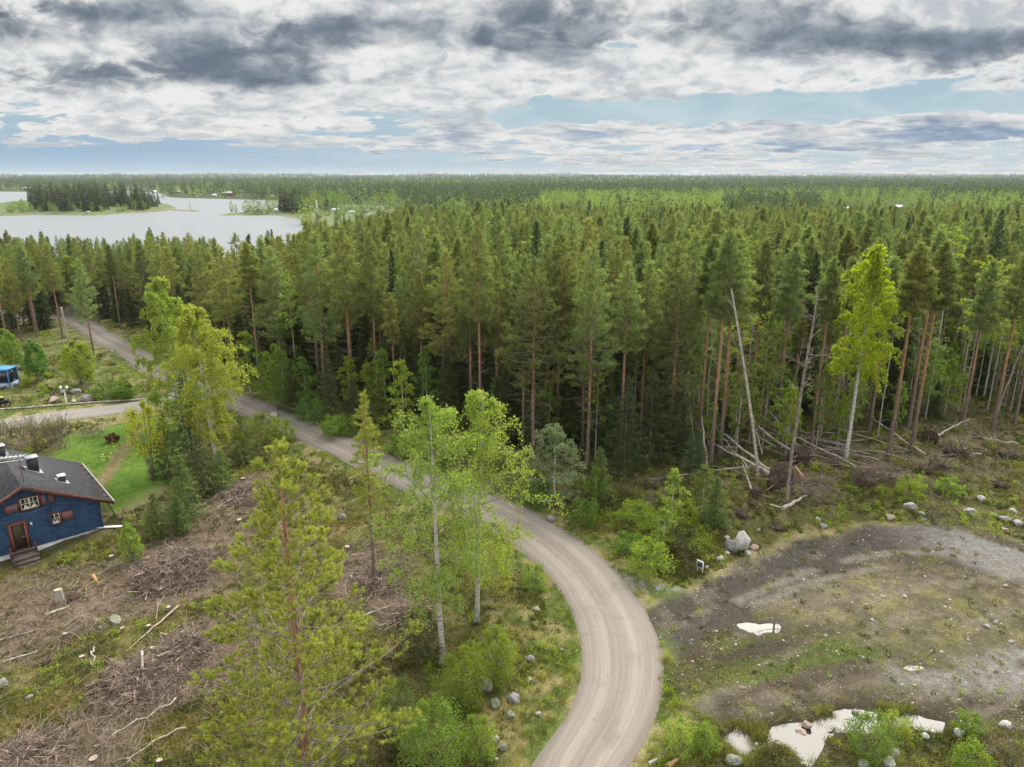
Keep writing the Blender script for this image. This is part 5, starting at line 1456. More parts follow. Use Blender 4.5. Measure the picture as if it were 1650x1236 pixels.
for q in ((864, 984, 14, 'grey roadside boulder nearest the top of the inner verge', 'rock'), (853, 1064, 18, 'angular grey boulder half way along the inner verge', 'rock'), (852, 1097, 13, 'pale roadside stone below the angular grey boulder', 'rockpale'),
          (827, 1128, 24, 'biggest brown-grey boulder of the inner verge', 'rock'), (797, 1136, 24, 'round mossy boulder left of the biggest verge boulder', 'rockmoss'), (772, 1110, 44, 'large moss-covered boulder sunk in the bushes', 'rockmoss'),
          (868, 1152, 11, 'small bright white stone in the grass by the road bend', 'rockpale'), (820, 1155, 20, 'mossy stone below the biggest verge boulder', 'rockmoss'), (798, 1192, 14, 'pale grey boulder near the bottom of the inner verge', 'rockpale'),
          (811, 1206, 20, 'lichen-spotted boulder at the bottom of the inner verge', 'rockmoss'), (800, 1225, 9, 'small stone lowest on the inner verge', 'rockpale'), (905, 1048, 8, 'small stone on the grass edge of the bend', 'rock'), (666, 1160, 26, 'mossy boulder among the bushes left of the birches', 'rockmoss'),
          (655, 1205, 30, 'dark mossy boulder at the edge of the big pine', 'rockmoss'), (552, 835, 18, 'black boulder shaded in the heather behind the big pine', 'rockmoss'), (693, 735, 24, 'grey boulder in the dug bank beside the straight road', 'rock'), (676, 742, 16, 'second grey boulder in the dug bank, further left', 'rock'), (707, 738, 12, 'small boulder right end of the dug bank', 'rockpale'),
          (441, 672, 16, 'flat pale stone on the verge below the round rowan', 'rockpale'), (578, 700, 7, 'tiny white stone on the forest-side verge', 'rockpale'), (888, 838, 18, 'grey boulder under the silvery willow', 'rock'), (915, 842, 8, 'small boulder right of the willow\'s grey boulder', 'rock')):
    rock(*q[:4], q[4])
for q in ((1290, 1183, 26, 'brown boulder standing in the bright pond', 'rockpink'), (1300, 1169, 18, 'brown boulder on the pond\'s far shore', 'rockpink'), (1336, 1146, 9, 'small stone at the pond\'s upper shore', 'rock'), (1378, 1149, 12, 'flat stone awash at the pond\'s upper shore', 'rock'), (1389, 1234, 22, 'mossy grey boulder at the bottom edge below the pond', 'rockmoss'),
          (1430, 1232, 26, 'pale boulder at the bottom edge, right of the mossy one', 'rockpale'), (1440, 1216, 24, 'long grey boulder above the pale bottom-edge boulder', 'rock'), (1218, 1200, 9, 'white stone between the two pond arms', 'rockpale'), (1232, 1183, 9, 'pinkish stone on the neck of the pond', 'rockpink'), (1620, 1172, 22, 'pale boulder on the right shore of the pond', 'rockpale'), (1545, 1184, 20, 'flat pale slab right of the pond\'s end', 'rockpale'), (1490, 1188, 14, 'stone slab below the pond\'s right arm', 'rockpale'), (1182, 1230, 28, 'dark wet boulder below the left tip of the pond', 'rockmoss')):
    rock(*q[:4], q[4])
for q in ((88, 648, 20, 'pink sloping boulder of the rockery, left of the white lamp', 'rockpink'), (140, 646, 22, 'grey boulder of the rockery, right of the white lamp', 'rock'), (122, 634, 18, 'grey boulder at the top of the rockery', 'rock'), (120, 648, 10, 'pale stone low in the rockery beside the white lamp', 'rockpale'), (101, 635, 12, 'dark stone behind the white lamp', 'rock'), (83, 500, 16, 'pale boulder among the pines at the far road end', 'rockpale')):
    rock(*q[:4], q[4])
rock(186, 1003, 26, 'greenish grey slab lying in the brushwood', 'rockmoss', shape=(1.3, .7, .6), seed=41)
rock(3, 1106, 26, 'pale stone at the left edge of the brushwood', 'rock'); rock(47, 1126, 14, 'light stone on the heather near the left edge', 'rock')
rock(162, 1012, 9, 'white pebble left of the greenish slab', 'rockpale')
# great pale boulder on the island shore
rock(143, 347, 14, 'big pale dome boulder on the island shore', 'rockpale', shape=(1, .9, .8), seed=44)
for q in ((1457, 962, 8), (1405, 1000, 7), (1395, 975, 6), (1590, 1010, 10), (1603, 1003, 9), (1620, 945, 9), (1490, 930, 6), (1560, 1032, 7), (1628, 1035, 9), (1500, 1050, 7), (1300, 1010, 6), (1235, 1070, 6), (1185, 1040, 6), (1165, 930, 6), (1330, 1025, 6), (1390, 1060, 6)):
    rock(*q, 'pale fist-sized stone lying on the muddy yard', 'rockpale', 'stone', group='pale stones on the muddy yard')

# ------------------------------------------------------------------ stumps, logs, uprooted trees
def stump(px, py, wpx, hgt, label, grey=False, group=None):
    b = atg(px, py); dep = b[1] * CT + HC * ST; r = wpx / 2 * dep / F
    t = thing('tree_stump', label, 'tree stump', b, (px * .7) % 6.28, group)
    w = MB(); tube(w, [(0, 0, -.15), (0, 0, .04), (0, 0, hgt * .5), (0, 0, hgt)], [r * 1.5, r * 1.22, r * 1.05, r], 12, cap=False); w.build('bark', M['grey_bark' if grey else 'spruce_bark'], t, smooth=True)
    w = MB(); a = np.linspace(0, 2 * math.pi, 13)[:-1]; w.add(np.vstack([np.stack([r * np.cos(a), r * np.sin(a), a * 0 + hgt + .004 + .02 * np.cos(a)], -1), [[0, 0, hgt + .004]]]), [[i, (i + 1) % 12, 12] for i in range(12)]); w.build('cut_face', M['cutwood'], t)
for i, q in enumerate(((180, 901, 9, 'fresh cut stump in front of the bright leafy sapling'), (240, 903, 9, 'fresh cut stump right of the bright leafy sapling'), (262, 942, 8, 'cut stump under the big brushwood heap'), (272, 984, 8, 'cut stump at the end of the long pale pole'), (240, 1014, 9, 'stump with pale top below the greenish slab'),
          (198, 1018, 8, 'small low stump right of the white pebble'), (296, 1024, 9, 'pale-topped stump near the left branches of the big pine'), (106, 1027, 9, 'stump left of the greenish slab, in grass'), (247, 1050, 9, 'dark-sided stump in the lower brushwood'), (386, 842, 10, 'broad pale stump above the crown of the big pine, left'), (392, 775, 9, 'stump on the strip behind the big pine crown'),
          (437, 1082, 9, 'stump seen through the branches of the big pine'), (133, 1064, 10, 'flat stump in the mossy heath'), (510, 850, 8, 'stump on the heath behind the big pine top'), (560, 886, 9, 'stump left of the thin young pine'), (670, 962, 9, 'stump right of the thin young pine'), (152, 1229, 16, 'pale stump at the bottom edge, left'), (258, 1232, 12, 'grey stump at the bottom edge beside the big pine'))):
    stump(q[0], q[1], q[2] * .85, .26, q[3])
stump(97, 968, 12, .75, 'tall weathered grey stump with exposed roots in the brushwood', True)
def stick(px0, py0, px1, py1, r, label, mat='deadwood', lift0=.12, lift1=.12, name='fallen_pole', cat='fallen branch', rough=0.009):
    a = atg(px0, py0) + [0, 0, lift0]; b = atg(px1, py1) + [0, 0, lift1]
    s = np.linspace(0, 1, 9); P = (b - a) * s[:, None]
    r2 = np.random.default_rng(int(px0 * 3 + py1)); P[1:-1] += r2.normal(0, rough * np.linalg.norm(b - a), (7, 3)) * [1, 1, .4]
    w = MB(); tube(w, P, r * (1 - .55 * s), 7); o = w.build(name, M[mat], loc=tuple(a), smooth=True); return tag(o, label, cat)
stick(288, 979, 203, 1053, .07, 'long straight pale pole lying on the heath', 'cutwood')
stick(233, 1073, 232, 1121, .07, 'short pale pole standing out of the lower brushwood', 'deadwood', .9, .0)
stick(284, 1128, 148, 1208, .06, 'long thin dead branch below the lower brushwood', 'deadwood', rough=.03)
stick(300, 1176, 181, 1232, .05, 'crooked thin branch near the bottom edge, left of the big pine', 'deadwood', rough=.04)
stick(74, 994, 112, 980, .11, 'short thick log beside the tall grey stump', 'deadwood')
stick(150, 930, 160, 945, .13, 'yellow split log between brushwood and house', 'orangewood'); stick(152, 1046, 150, 1075, .05, 'bent bare twig on the mossy heath', 'deadwood', rough=.08)
stick(0, 1035, 60, 1018, .06, 'pale branch at the left edge above the wood chips', 'deadwood'); stick(5, 1070, 62, 1052, .06, 'thin pale branch at the left edge below the wood chips', 'deadwood')
stick(585, 995, 640, 975, .07, 'pale pole in the brushwood below the thin young pine, upper one', 'deadwood'); stick(610, 1012, 668, 990, .06, 'pale pole in the brushwood below the thin young pine, lower one', 'deadwood'); stick(565, 930, 590, 960, .06, 'short pole left of the thin young pine', 'deadwood')
stick(1262, 822, 1300, 800, .16, 'short white log lying at the foot of the dead silver snag', 'deadwood'); stick(1240, 815, 1266, 822, .08, 'white branch left of the short white log', 'deadwood'); stick(1281, 770, 1300, 788, .13, 'orange split branch in the grey twigs', 'orangewood', .9, .5)
stick(1075, 1240, 1092, 1228, .14, 'rusty orange log at the bottom edge right of the road', 'orangewood', .15, .15); stick(1045, 1236, 1062, 1226, .10, 'grey-white log end at the bottom edge by the road', 'deadwood', .15, .15)
stick(1318, 1195, 1345, 1178, .05, 'black drowned branch in the pond', 'black', -.05, .2, rough=.06); stick(1270, 1210, 1300, 1206, .03, 'thin black twig in the pond', 'black', -.05, .1, rough=.05); stick(1312, 1215, 1345, 1205, .05, 'second black branch at the pond\'s near shore', 'black', -.05, .2, rough=.06)
# trunks blown down, with the roots that came up
def fallen(px0, py0, px1, py1, r, label, lift1=1.6, lift0=.6, root=0., mat='deadwood', brs=10):
    a = atg(px0, py0) + [0, 0, lift0]; b = atg(px1, py1) + [0, 0, lift1]
    t = thing('fallen_tree', label, 'fallen tree', tuple(a - [0, 0, lift0]))
    r *= .8; s = np.linspace(0, 1, 10)[:, None]; P = (b - a) * s + [0, 0, lift0]; r2 = np.random.default_rng(int(px0 + py1 * 3)); P[1:-1] += r2.normal(0, .05, (8, 3))
    w = MB(); tube(w, P, r * (1 - .65 * s[:, 0]), 8)
    if brs:
        u = r2.uniform(.35, 1, brs); q = along(P, u); d = r2.normal(0, 1, (brs, 3)); d[:, 2] = abs(d[:, 2]) * .8; d = norm(d); sticks(w, q, q + d * r2.uniform(.5, 1.8, brs)[:, None], .022)
    w.build('trunk', M[mat], t, smooth=True)
    if root:
        me = rock_mesh(int(px0), M['soil'], 1, .38, .95, 4); P_ = MB(); o = bpy.data.objects.new('root_plate', me); C.objects.link(o); o.parent = t
        d = norm((b - a)[None])[0]; o.location = (-d[0] * .3, -d[1] * .3, lift0 + .1); o.rotation_euler = (0, 0, math.atan2(d[1], d[0]) + math.pi / 2); o.scale = (root,) * 3
        w = MB(); n = 26; az = r2.uniform(0, 6.28, n); A = np.stack([np.cos(az) * .5, r2.uniform(-.3, .3, n), np.sin(az) * .5], -1); B = A + np.stack([np.cos(az) * r2.uniform(.4, 1, n), r2.normal(0, .4, n), np.sin(az) * r2.uniform(.3, .9, n) - .1], -1)
        sticks(w, A, B, .05); ro = w.build('roots', M['twig'], o)
fallen(1250, 786, 1150, 738, .20, 'thick grey trunk thrown down with the biggest root plate', 1.3, .9, 1.35)
fallen(1238, 770, 1148, 722, .16, 'pale fallen trunk just behind the thick grey one', 2.2, .7)
fallen(1283, 748, 1190, 695, .18, 'long fallen trunk with roots, behind the leaning pale trunk', 1.8, .8, 1.2)
fallen(1380, 758, 1240, 705, .12, 'thin fallen trunk reaching from the glowing birch into the forest', 1.4, .3)
fallen(1214, 800, 1192, 775, .10, 'short broken trunk pointing at the biggest root plate', 1.6, .2, .6)
fallen(1142, 768, 1118, 700, .15, 'brown broken trunk propped up left of the fallen trunks', 5.0, .1, 0, 'grey_bark', 4)
fallen(1228, 735, 1170, 640, .10, 'slanting dead pole caught in the trees above the fallen trunks', 7.5, .2)
fallen(1120, 730, 1088, 600, .09, 'long grey pole slanting up left through the pines', 9.5, .2, 0, 'deadwood', 14)
fallen(1300, 735, 1225, 690, .09, 'thin pale pole crossing the fallen trunks', 2.5, .2)
fallen(1205, 760, 1135, 700, .08, 'slender pale pole lying beside the broken brown trunk', 2.0, .3)
fallen(1490, 735, 1405, 700, .10, 'grey fallen pole at the foot of the white-trunked birches', 1.5, .2)
fallen(1500, 712, 1560, 690, .12, 'crooked fallen trunk with upright roots on the brown clearing', 1.0, .4, .8)
fallen(1580, 735, 1512, 738, .10, 'pale log across the torn soil of the clearing', .3, .2)
fallen(1640, 720, 1560, 712, .10, 'fallen pole at the right end of the clearing', .6, .3)
r3 = np.random.default_rng(4242)
for i in range(26):
    px, py = r3.uniform(1185, 1480), r3.uniform(700, 768); a = atg(px, py); L = r3.uniform(4, 11); an = r3.uniform(2.3, 3.6) if r3.uniform() < .7 else r3.uniform(0, 6.28); el = abs(r3.normal(.08, .12))
    d = np.array([math.cos(an) * math.cos(el), -math.sin(an) * math.cos(el) if r3.uniform() < .2 else math.sin(an) * math.cos(el), math.sin(el)]); z = np.linspace(0, 1, 7)[:, None]; P = d * L * z + [0, 0, .25]; P[1:-1] += r3.normal(0, .07, (5, 3))
    w = MB(); tube(w, P, r3.uniform(.05, .10) * (1 - .6 * z[:, 0]), 6); n = 14; u = r3.uniform(.2, 1, n); q = along(P, u); e = r3.normal(0, 1, (n, 3)); e[:, 2] = abs(e[:, 2]); e = norm(e); sticks(w, q, q + e * r3.uniform(.2, .9, n)[:, None], .014)
    tag(w.build('fallen_pole', M['pine_limb' if i % 4 else 'grey_bark'], loc=tuple(a), smooth=True), 'thin fallen pole lying criss-cross in the windthrow', 'fallen tree', 'thin fallen poles of the windthrow')
def rootball(px, py, wpx, label, seed, mat='soil'):
    b = atg(px, py); dep = b[1] * CT + HC * ST; r = wpx / 2 * dep / F * .85; r2 = np.random.default_rng(seed)
    t = thing('uprooted_stump', label, 'uprooted stump', b, r2.uniform(0, 6))
    o = bpy.data.objects.new('root_ball', rock_mesh(seed, M[mat], 1, .75, .5, 4)); C.objects.link(o); o.parent = t; o.scale = (r * .85,) * 3; o.location = (0, 0, r * .25)
    n = 22; d = r2.normal(0, 1, (n, 3)); d[:, 2] = abs(d[:, 2]) * .7; d = norm(d); w = MB(); A = d * r * .6 + [0, 0, r * .2]; B = A + (d + r2.normal(0, .5, (n, 3))) * r * .5
    sticks(w, A, B, .05 * r + .012); w.build('roots', M['spruce_bark'], t)
for q in ((1212, 812, 22, 'black uprooted stump left of the white log'), (1255, 855, 28, 'black tangled stump above the boulder cluster'), (1195, 832, 30, 'dark uprooted stump at the left of the windthrow'), (1490, 760, 36, 'dark uprooted stump beside the yellow-green brush'), (1515, 755, 34, 'uprooted stump with mossy back right of the yellow-green brush'), (1540, 735, 52, 'wide torn root mound on the brown clearing'),
          (1545, 782, 26, 'small stump with white broken roots on the slope'), (1612, 785, 30, 'pale-rooted stump at the right of the slope'), (1625, 738, 40, 'dark root mound at the right edge of the clearing'), (1575, 705, 24, 'black root hole with a pale stone under the trees'), (1500, 705, 24, 'round root fan in front of the thin trunks'), (1395, 780, 50, 'orange-brown mossy hump before the glowing birch'), (1043, 815, 40, 'black uprooted stump in the green hollow'), (1050, 785, 36, 'black root hole under the spruces'), (700, 1010, 26, 'black stump at the lower end of the brushwood near the pale birch'), (75, 1068, 24, 'dark stump with broken roots at the left'), (120, 965, 30, 'split old stump beside the tall grey stump'), (1345, 750, 26, 'dark root plate half hidden behind the snag')):
    rootball(*q, int(q[0]))

# ------------------------------------------------------------------ small things made by people
b = atg(1127, 924); dep = b[1] * CT + HC * ST; u = dep / F
t = thing('sign', 'small white sign with a dark blue panel at the mouth of the side track', 'sign', b, R(-50)); t.scale = (.8, .8, .9)
w = MB(); box(w, (-.32, -.02, .40), (.32, .02, 1.0)); bo = w.build('board', M['white'], t)
w = MB(); box(w, (-.24, -.026, .52), (.24, -.0205, .92)); w.build('panel', plain('dark_blue_panel', (.05, .09, .13), .5, .2, 5), bo)
for s_ in (-.24, .24): w = MB(); box(w, (s_ - .025, .021, -.2), (s_ + .025, .06, .95)); w.build('post', M['white'], t)
b = atg(107.5, 651); h = zat(b[1], 622) - b[2]
t = thing('garden_lamp', 'white two-armed garden lamp post in front of the rockery', 'lamp post', b)
w = MB(); tube(w, [(0, 0, 0), (0, 0, h * .35), (0, 0, h * .8)], [.09, .075, .05], 8); tube(w, [(-.34, 0, h * .86), (-.3, 0, h * .76), (0, 0, h * .72), (.3, 0, h * .76), (.34, 0, h * .86)], .035, 6); w.build('post', M['white'], t, smooth=True)
for s_ in (-.34, .34):
    w = MB(); tube(w, [(s_, 0, h * .84), (s_, 0, h * .88), (s_, 0, h * .96), (s_, 0, h)], [.07, .13, .17, .05], 8); w.build('lantern', M['white'], t)
b0 = [atg(px, py) for px, py in ((-60, 665), (0, 661), (60, 657), (120, 652), (180, 648), (232, 644.5))]
o_ = np.array(b0[0]); w = MB(); tube(w, [p - o_ + [0, 0, .10] for p in b0], .10, 7); tag(w.build('timber_edging', M['deadwood'], loc=tuple(o_), smooth=True), 'long pale timber edging along the far side of the side road', 'edging')
b = atg(111, 553); h = zat(b[1], 496) - b[2]
t = thing('utility_pole', 'plain grey wooden pole beside the far stretch of road', 'pole', b)
w = MB(); tube(w, [(0, 0, 0), (-.2, 0, h)], [.16, .12], 9); w.build('shaft', M['deadwood'], t, smooth=True); w = MB(); tube(w, [(-.2, 0, h), (-.2, 0, h + .06)], [.17, .08], 9); w.build('cap', M['metal'], t)
# blue booth at the left edge
b = atg(17, 626); dep = b[1] * CT + HC * ST; u = dep / F
t = thing('glazed_booth', 'small blue-framed glazed booth cut by the left edge', 'booth', b, R(4))
bw, bd, bh = 3.0, 1.9, zat(b[1], 597) - b[2]
M['skyblue'] = plain('bright_blue_paint', (.06, .24, .55), .5, .15, 4)
w = MB()
for x0 in (-.09, -bw): 
    for y0 in (0, bd - .09): box(w, (x0, y0, -.1), (x0 + .09, y0 + .09, bh))
box(w, (-bw + .09, 0, bh - .12), (-.09, .09, bh)); box(w, (-bw + .09, bd - .09, bh - .12), (-.09, bd, bh)); box(w, (-.09, .09, bh - .12), (0, bd - .09, bh)); box(w, (-bw + .09, 0, .60), (-.09, .09, .68)); w.build('frame', M['skyblue'], t)
w = MB(); box(w, (-bw + .09, .02, -.1), (-.09, .07, .60)); box(w, (-.07, .09, -.1), (-.02, bd - .09, .60)); w.build('panel', plain('pale_blue_panel', (.38, .46, .56), .6, .1, 3), t)
w = MB(); box(w, (-bw + .09, .03, .68), (-.09, .05, bh - .12)); box(w, (-.05, .09, .60), (-.03, bd - .09, bh - .12)); w.build('pane', M['glass'], t)
w = MB(); box(w, (-bw - .1, -.12, bh), (.1, bd + .1, bh + .08)); w.build('roof', M['skyblue'], t)
w = MB(); box(w, (-1.0, .1, .0), (-.3, .8, .9)); 
b = atg(6, 655); w = MB(); box(w, (-.5, -.25, .35), (.5, .25, .75)); box(w, (-.35, -.2, .75), (.15, .2, 1.0))
for s_ in (-.4, .4): a = np.linspace(0, 6.283, 13); tube(w, np.stack([s_ + .24 * np.cos(a), a * 0, .28 + .24 * np.sin(a)], -1), .06, 6, cap=False)
t = thing('motorcycle', 'dark motorbike parked at the left edge behind the timber edging', 'motorcycle', b, .5); w.build('body', M['black'], t); w = MB(); box(w, (-.2, -.21, 1.0), (.1, .21, 1.1)); w.build('seat', plain('yellow_cover', (.55, .5, .08), .5, .1, 4), t)
b = atg(6, 516); w = MB(); o = bpy.data.objects.new('tarpaulin', rock_mesh(61, plain('turquoise_tarpaulin', (.25, .48, .44), .6, .2, 2), 1.2, .8, .5, 4)); C.objects.link(o); o.location = tuple(b + [0, 0, .6]); o.scale = (2.2,) * 3
tag(o, 'turquoise covered heap among the pines at the left edge', 'tarpaulin')
def brushpile(px, py, wpx, hgt, label, seed, n=900, mat='twig', L=2.3):
    n = int(n * .6)
    b = atg(px, py); dep = b[1] * CT + HC * ST; r = wpx / 2 * dep / F; r2 = np.random.default_rng(seed)
    rr = r * np.sqrt(r2.uniform(0, 1, n)); a = r2.uniform(0, 6.28, n); x, y = rr * np.cos(a), rr * np.sin(a); z = r2.uniform(0, 1, n) * hgt * (1 - (rr / r) ** 2) + .05
    P = np.stack([x, y, z], -1); d = r2.normal(0, 1, (n, 3)); d[:, 2] *= .25; d = norm(d); q = (d * r2.uniform(.3, 1, (n, 1)) * L) / 2
    w = MB(); k = P + r2.normal(0, .12, (n, 3)); sticks(w, P - q, k, np.clip(.017 * np.exp(r2.normal(0, .55, n)), .006, .06)); sticks(w, k, P + q + r2.normal(0, .15, (n, 3)), r2.uniform(.008, .02, n))
    o = w.build('brush_pile', M[mat], loc=tuple(b)); tag(o, label, 'brush pile')
brushpile(285, 920, 130, 1.1, 'largest tangled heap of grey brushwood, left of the big pine', 1, 2600)
brushpile(390, 800, 70, .7, 'flat brush heap behind the top of the big pine', 2, 1000)
brushpile(230, 1095, 130, .7, 'low spread brush heap in the lower left clearing', 3, 2200)
brushpile(300, 1050, 70, .8, 'grey brush heap touching the left branches of the big pine', 4, 1300)
brushpile(120, 505, 50, 1.6, 'silvery brush heap at the far end of the road', 5, 700, 'deadwood', 3)
brushpile(615, 935, 80, .7, 'brush heap around the thin young pine', 6, 1300)
brushpile(655, 1000, 50, .6, 'brush heap left of the pale birch trunk', 7, 800)
brushpile(1300, 790, 100, .9, 'grey twig tangle of a fallen spruce crown', 8, 1100, 'twig', 2.2)
brushpile(1430, 770, 70, .9, 'brown brush heap on the edge of the clearing', 9, 800)
brushpile(40, 1225, 110, .6, 'brush heap in the lower left corner', 10, 1200)

# ------------------------------------------------------------------ buildings and trees far away
def far_house(px, py, wpx, hpx, label, wallc, roofc, name='house', rz=0., chim=False, dfrac=.8, z0=0.):
    b = at(px, py, z0); dep = b[1] * CT + (HC - z0) * ST; w_ = wpx * dep / F; h_ = hpx * dep / F
    t = thing(name, label, 'house' if name != 'shed' else 'shed', tuple(b), rz)
    d = w_ * dfrac; hw = h_ * .58
    m = MB(); box(m, (-w_ / 2, -d / 2, -.5), (w_ / 2, d / 2, hw)); V = [(-w_ / 2, -d / 2, hw), (-w_ / 2, d / 2, hw), (-w_ / 2, 0, h_), (w_ / 2, -d / 2, hw), (w_ / 2, d / 2, hw), (w_ / 2, 0, h_)]
    m.add(V, [[0, 2, 1], [3, 4, 5]]); m.build('wall', wallc, t)
    m = MB(); o = .25; V = [(-w_ / 2 - o, -d / 2 - o, hw - .15), (w_ / 2 + o, -d / 2 - o, hw - .15), (w_ / 2 + o, 0, h_ + .06), (-w_ / 2 - o, 0, h_ + .06), (-w_ / 2 - o, d / 2 + o, hw - .15), (w_ / 2 + o, d / 2 + o, hw - .15)]
    V += [(x, y, z + .14) for x, y, z in V]
    m.add(V, [[6, 7, 8, 9], [9, 8, 11, 10], [0, 3, 2, 1], [3, 4, 5, 2], [0, 1, 7, 6], [5, 4, 10, 11], [1, 2, 8, 7], [2, 5, 11, 8], [3, 0, 6, 9], [4, 3, 9, 10]]); r_ = m.build('roof', roofc, t)
    for s_ in (-.25, .25): m = MB(); box(m, (w_ * s_ - w_ * .06, -d / 2 - .02, hw * .35), (w_ * s_ + w_ * .06, -d / 2 + .01, hw * .75)); m.build('window', M['glass'], t)
    m = MB(); box(m, (-w_ * .05, -d / 2 - .03, 0), (w_ * .05, -d / 2 + .01, hw * .75)); m.build('door', M['doorwood'], t)
    if chim: m = MB(); box(m, (-w_ * .42, -.3, hw), (-w_ * .30, .3, h_ * 1.35)); m.build('chimney', M['black'], r_)
    return t
WR = plain('red_house_wall', (.22, .06, .045), .8, .15, 1); WW = plain('white_house_wall', (.62, .62, .6), .8, .1, 1); WB = plain('brown_house_wall', (.12, .07, .05), .8, .2, 1)
RG = plain('grey_far_roof', (.42, .43, .45), .6, .1, 1); RW = plain('pale_far_roof', (.70, .70, .71), .5, .1, 1); RD = plain('dark_far_roof', (.09, .09, .1), .7, .1, 1)
far_house(398, 478, 26, 30, 'dark cabin with black chimney hidden in the pines by the lake', WB, plain('slate_roof', (.14, .15, .17), .6, .2, 1), 'cabin', .5, True)
far_house(368, 314.5, 17, 5.5, 'red house with grey roof on the far lake shore', WR, RG, z0=1)
far_house(346, 316, 6, 3, 'tiny white boathouse on the far shore, left of the red house', WW, RW, 'shed', z0=1)
far_house(285, 311, 10, 3.5, 'white-roofed cottage on the far shore beyond the island tip', WB, RW, 'cottage', z0=1)
far_house(250, 311, 5, 4, 'small white shed at the island tip on the far shore', WW, RW, 'shed', z0=1)
far_house(411, 315, 7, 3, 'pale cottage low on the far shore, right of the red house', WW, RG, 'cottage', z0=1)
far_house(437, 317, 8, 3, 'pale boathouse at the right end of the far shore', WW, RG, 'boathouse', z0=1)
far_house(43, 305, 8, 3, 'cottage on the far shore at the left behind the island', WB, RW, 'cottage', z0=1)
t = far_house(447, 342.5, 10, 6, 'white caravan parked beside the dark spruces on the point', WW, RW, 'caravan', z0=.8, dfrac=.5)
far_house(503, 338, 9, 7, 'white cottage half hidden by birches behind the spruces', WW, RG, 'cottage', z0=.5)
far_house(541, 343, 12, 7, 'grey-roofed house left in the row of white huts', WW, RG, z0=.5)
far_house(567, 345, 10, 5, 'low pale hut with sheet roof in the row of white huts', WW, RG, 'hut', z0=.5)
far_house(590, 345, 7, 6, 'narrow white hut with dark roof beside the round birch', WW, RD, 'hut', z0=.5)
far_house(618, 346, 12, 6, 'twin white hut at the field edge', WW, RD, 'hut', z0=.5)
far_house(637, 345, 6, 6, 'dark hut at the right end of the row', WB, RD, 'hut', z0=.5)
far_house(1362, 341, 14, 7, 'white-roofed dark house beyond the forest, right of centre', WB, RW, z0=0)
far_house(1380, 342, 6, 5, 'small pale shed right of the white-roofed dark house', WW, RW, 'shed')
far_house(1447, 340, 10, 9, 'red house with pale gable among distant birches', WR, RW)
far_house(1478, 346, 16, 6, 'low grey-roofed house at the right of the distant clearing', WB, RG)
far_house(908, 345, 14, 8, 'white-gabled house roof showing over the pine tops', WW, RW)
b = at(307, 341.2, .1); t = thing('channel_marker', 'thin pale channel marker pole on the sandspit', 'marker', tuple(b)); m = MB(); hh = zat(b[1], 326); tube(m, [(0, 0, 0), (0, 0, hh)], [.35, .2], 6); m.build('shaft', M['deadwood'], t); m = MB(); box(m, (-1.0, -.06, hh * .75), (1.0, .06, hh * .85)); m.build('board', M['white'], t)
b = at(511.5, 345, .5); t = thing('flagpole', 'white flagpole by the cottages behind the spruces', 'flagpole', tuple(b)); m = MB(); hh = zat(b[1], 325); tube(m, [(0, 0, 0), (0, 0, hh)], [.4, .25], 6); m.build('shaft', M['white'], t); m = MB(); tube(m, [(0, 0, hh), (0, 0, hh + .5)], .45, 6); m.build('knob', M['white'], t)
# ------------------------------------------------------------------ far woods
rng = np.random.default_rng(77)
def far_cards(mb, x, y, z0, h, r, kind, n, size):
    k = len(x); q = lambda v: np.repeat(v, n)
    t = rng.uniform(0, 1, k * n)
    if kind == 'spruce': t = 1 - np.sqrt(rng.uniform(0, 1, k * n)); rad = (1 - t) ** .9 + .06; zz = .06 + .94 * t
    elif kind == 'pine': rad = np.sqrt(np.maximum(.02, 1 - (t * 1.02) ** 2)) * .95; zz = .42 + .58 * t
    else: rad = np.sin(math.pi * np.clip(t * .9 + .1, 0, 1)) ** .7; zz = .10 + .90 * t
    a = rng.uniform(0, 6.283, k * n); rr = rad * np.sqrt(rng.uniform(.15, 1, k * n)) * q(r)
    P = np.stack([q(x) + rr * np.cos(a), q(y) + rr * np.sin(a), q(z0) + zz * q(h)], -1)
    D = rdir(k * n) if kind != 'spruce' else norm(np.stack([np.cos(a), np.sin(a), -.45 + 0 * a], -1) + rdir(k * n) * .4)
    L = q(np.broadcast_to(size, (k,))) * rng.uniform(.6, 1.25, k * n) * (1.15 - .55 * t)
    tint = np.clip(np.repeat(rng.uniform(0, 1, k), n) * .7 + rng.uniform(0, .3, k * n), 0, 1)
    leaves(mb, P, D, L, L * (.55 if kind != 'spruce' else .42), tint)
def far_ok(x, y):
    ok = ~inpoly(x, y, grown(LAKE, -2))
    for P in FIELDS: ok &= ~inpoly(x, y, P)
    ok |= inpoly(x, y, FAR_SHORE)
    return ok
W = {'pine': MB(), 'spruce': MB(), 'birch': MB()}
def scat(n, y0, y1):
    Y = np.exp(rng.uniform(math.log(y0), math.log(y1), n)) if y1 / y0 > 3 else np.sqrt(rng.uniform(y0 ** 2, y1 ** 2, n))
    X = rng.uniform(-.80, .80, n) * Y; return X, Y
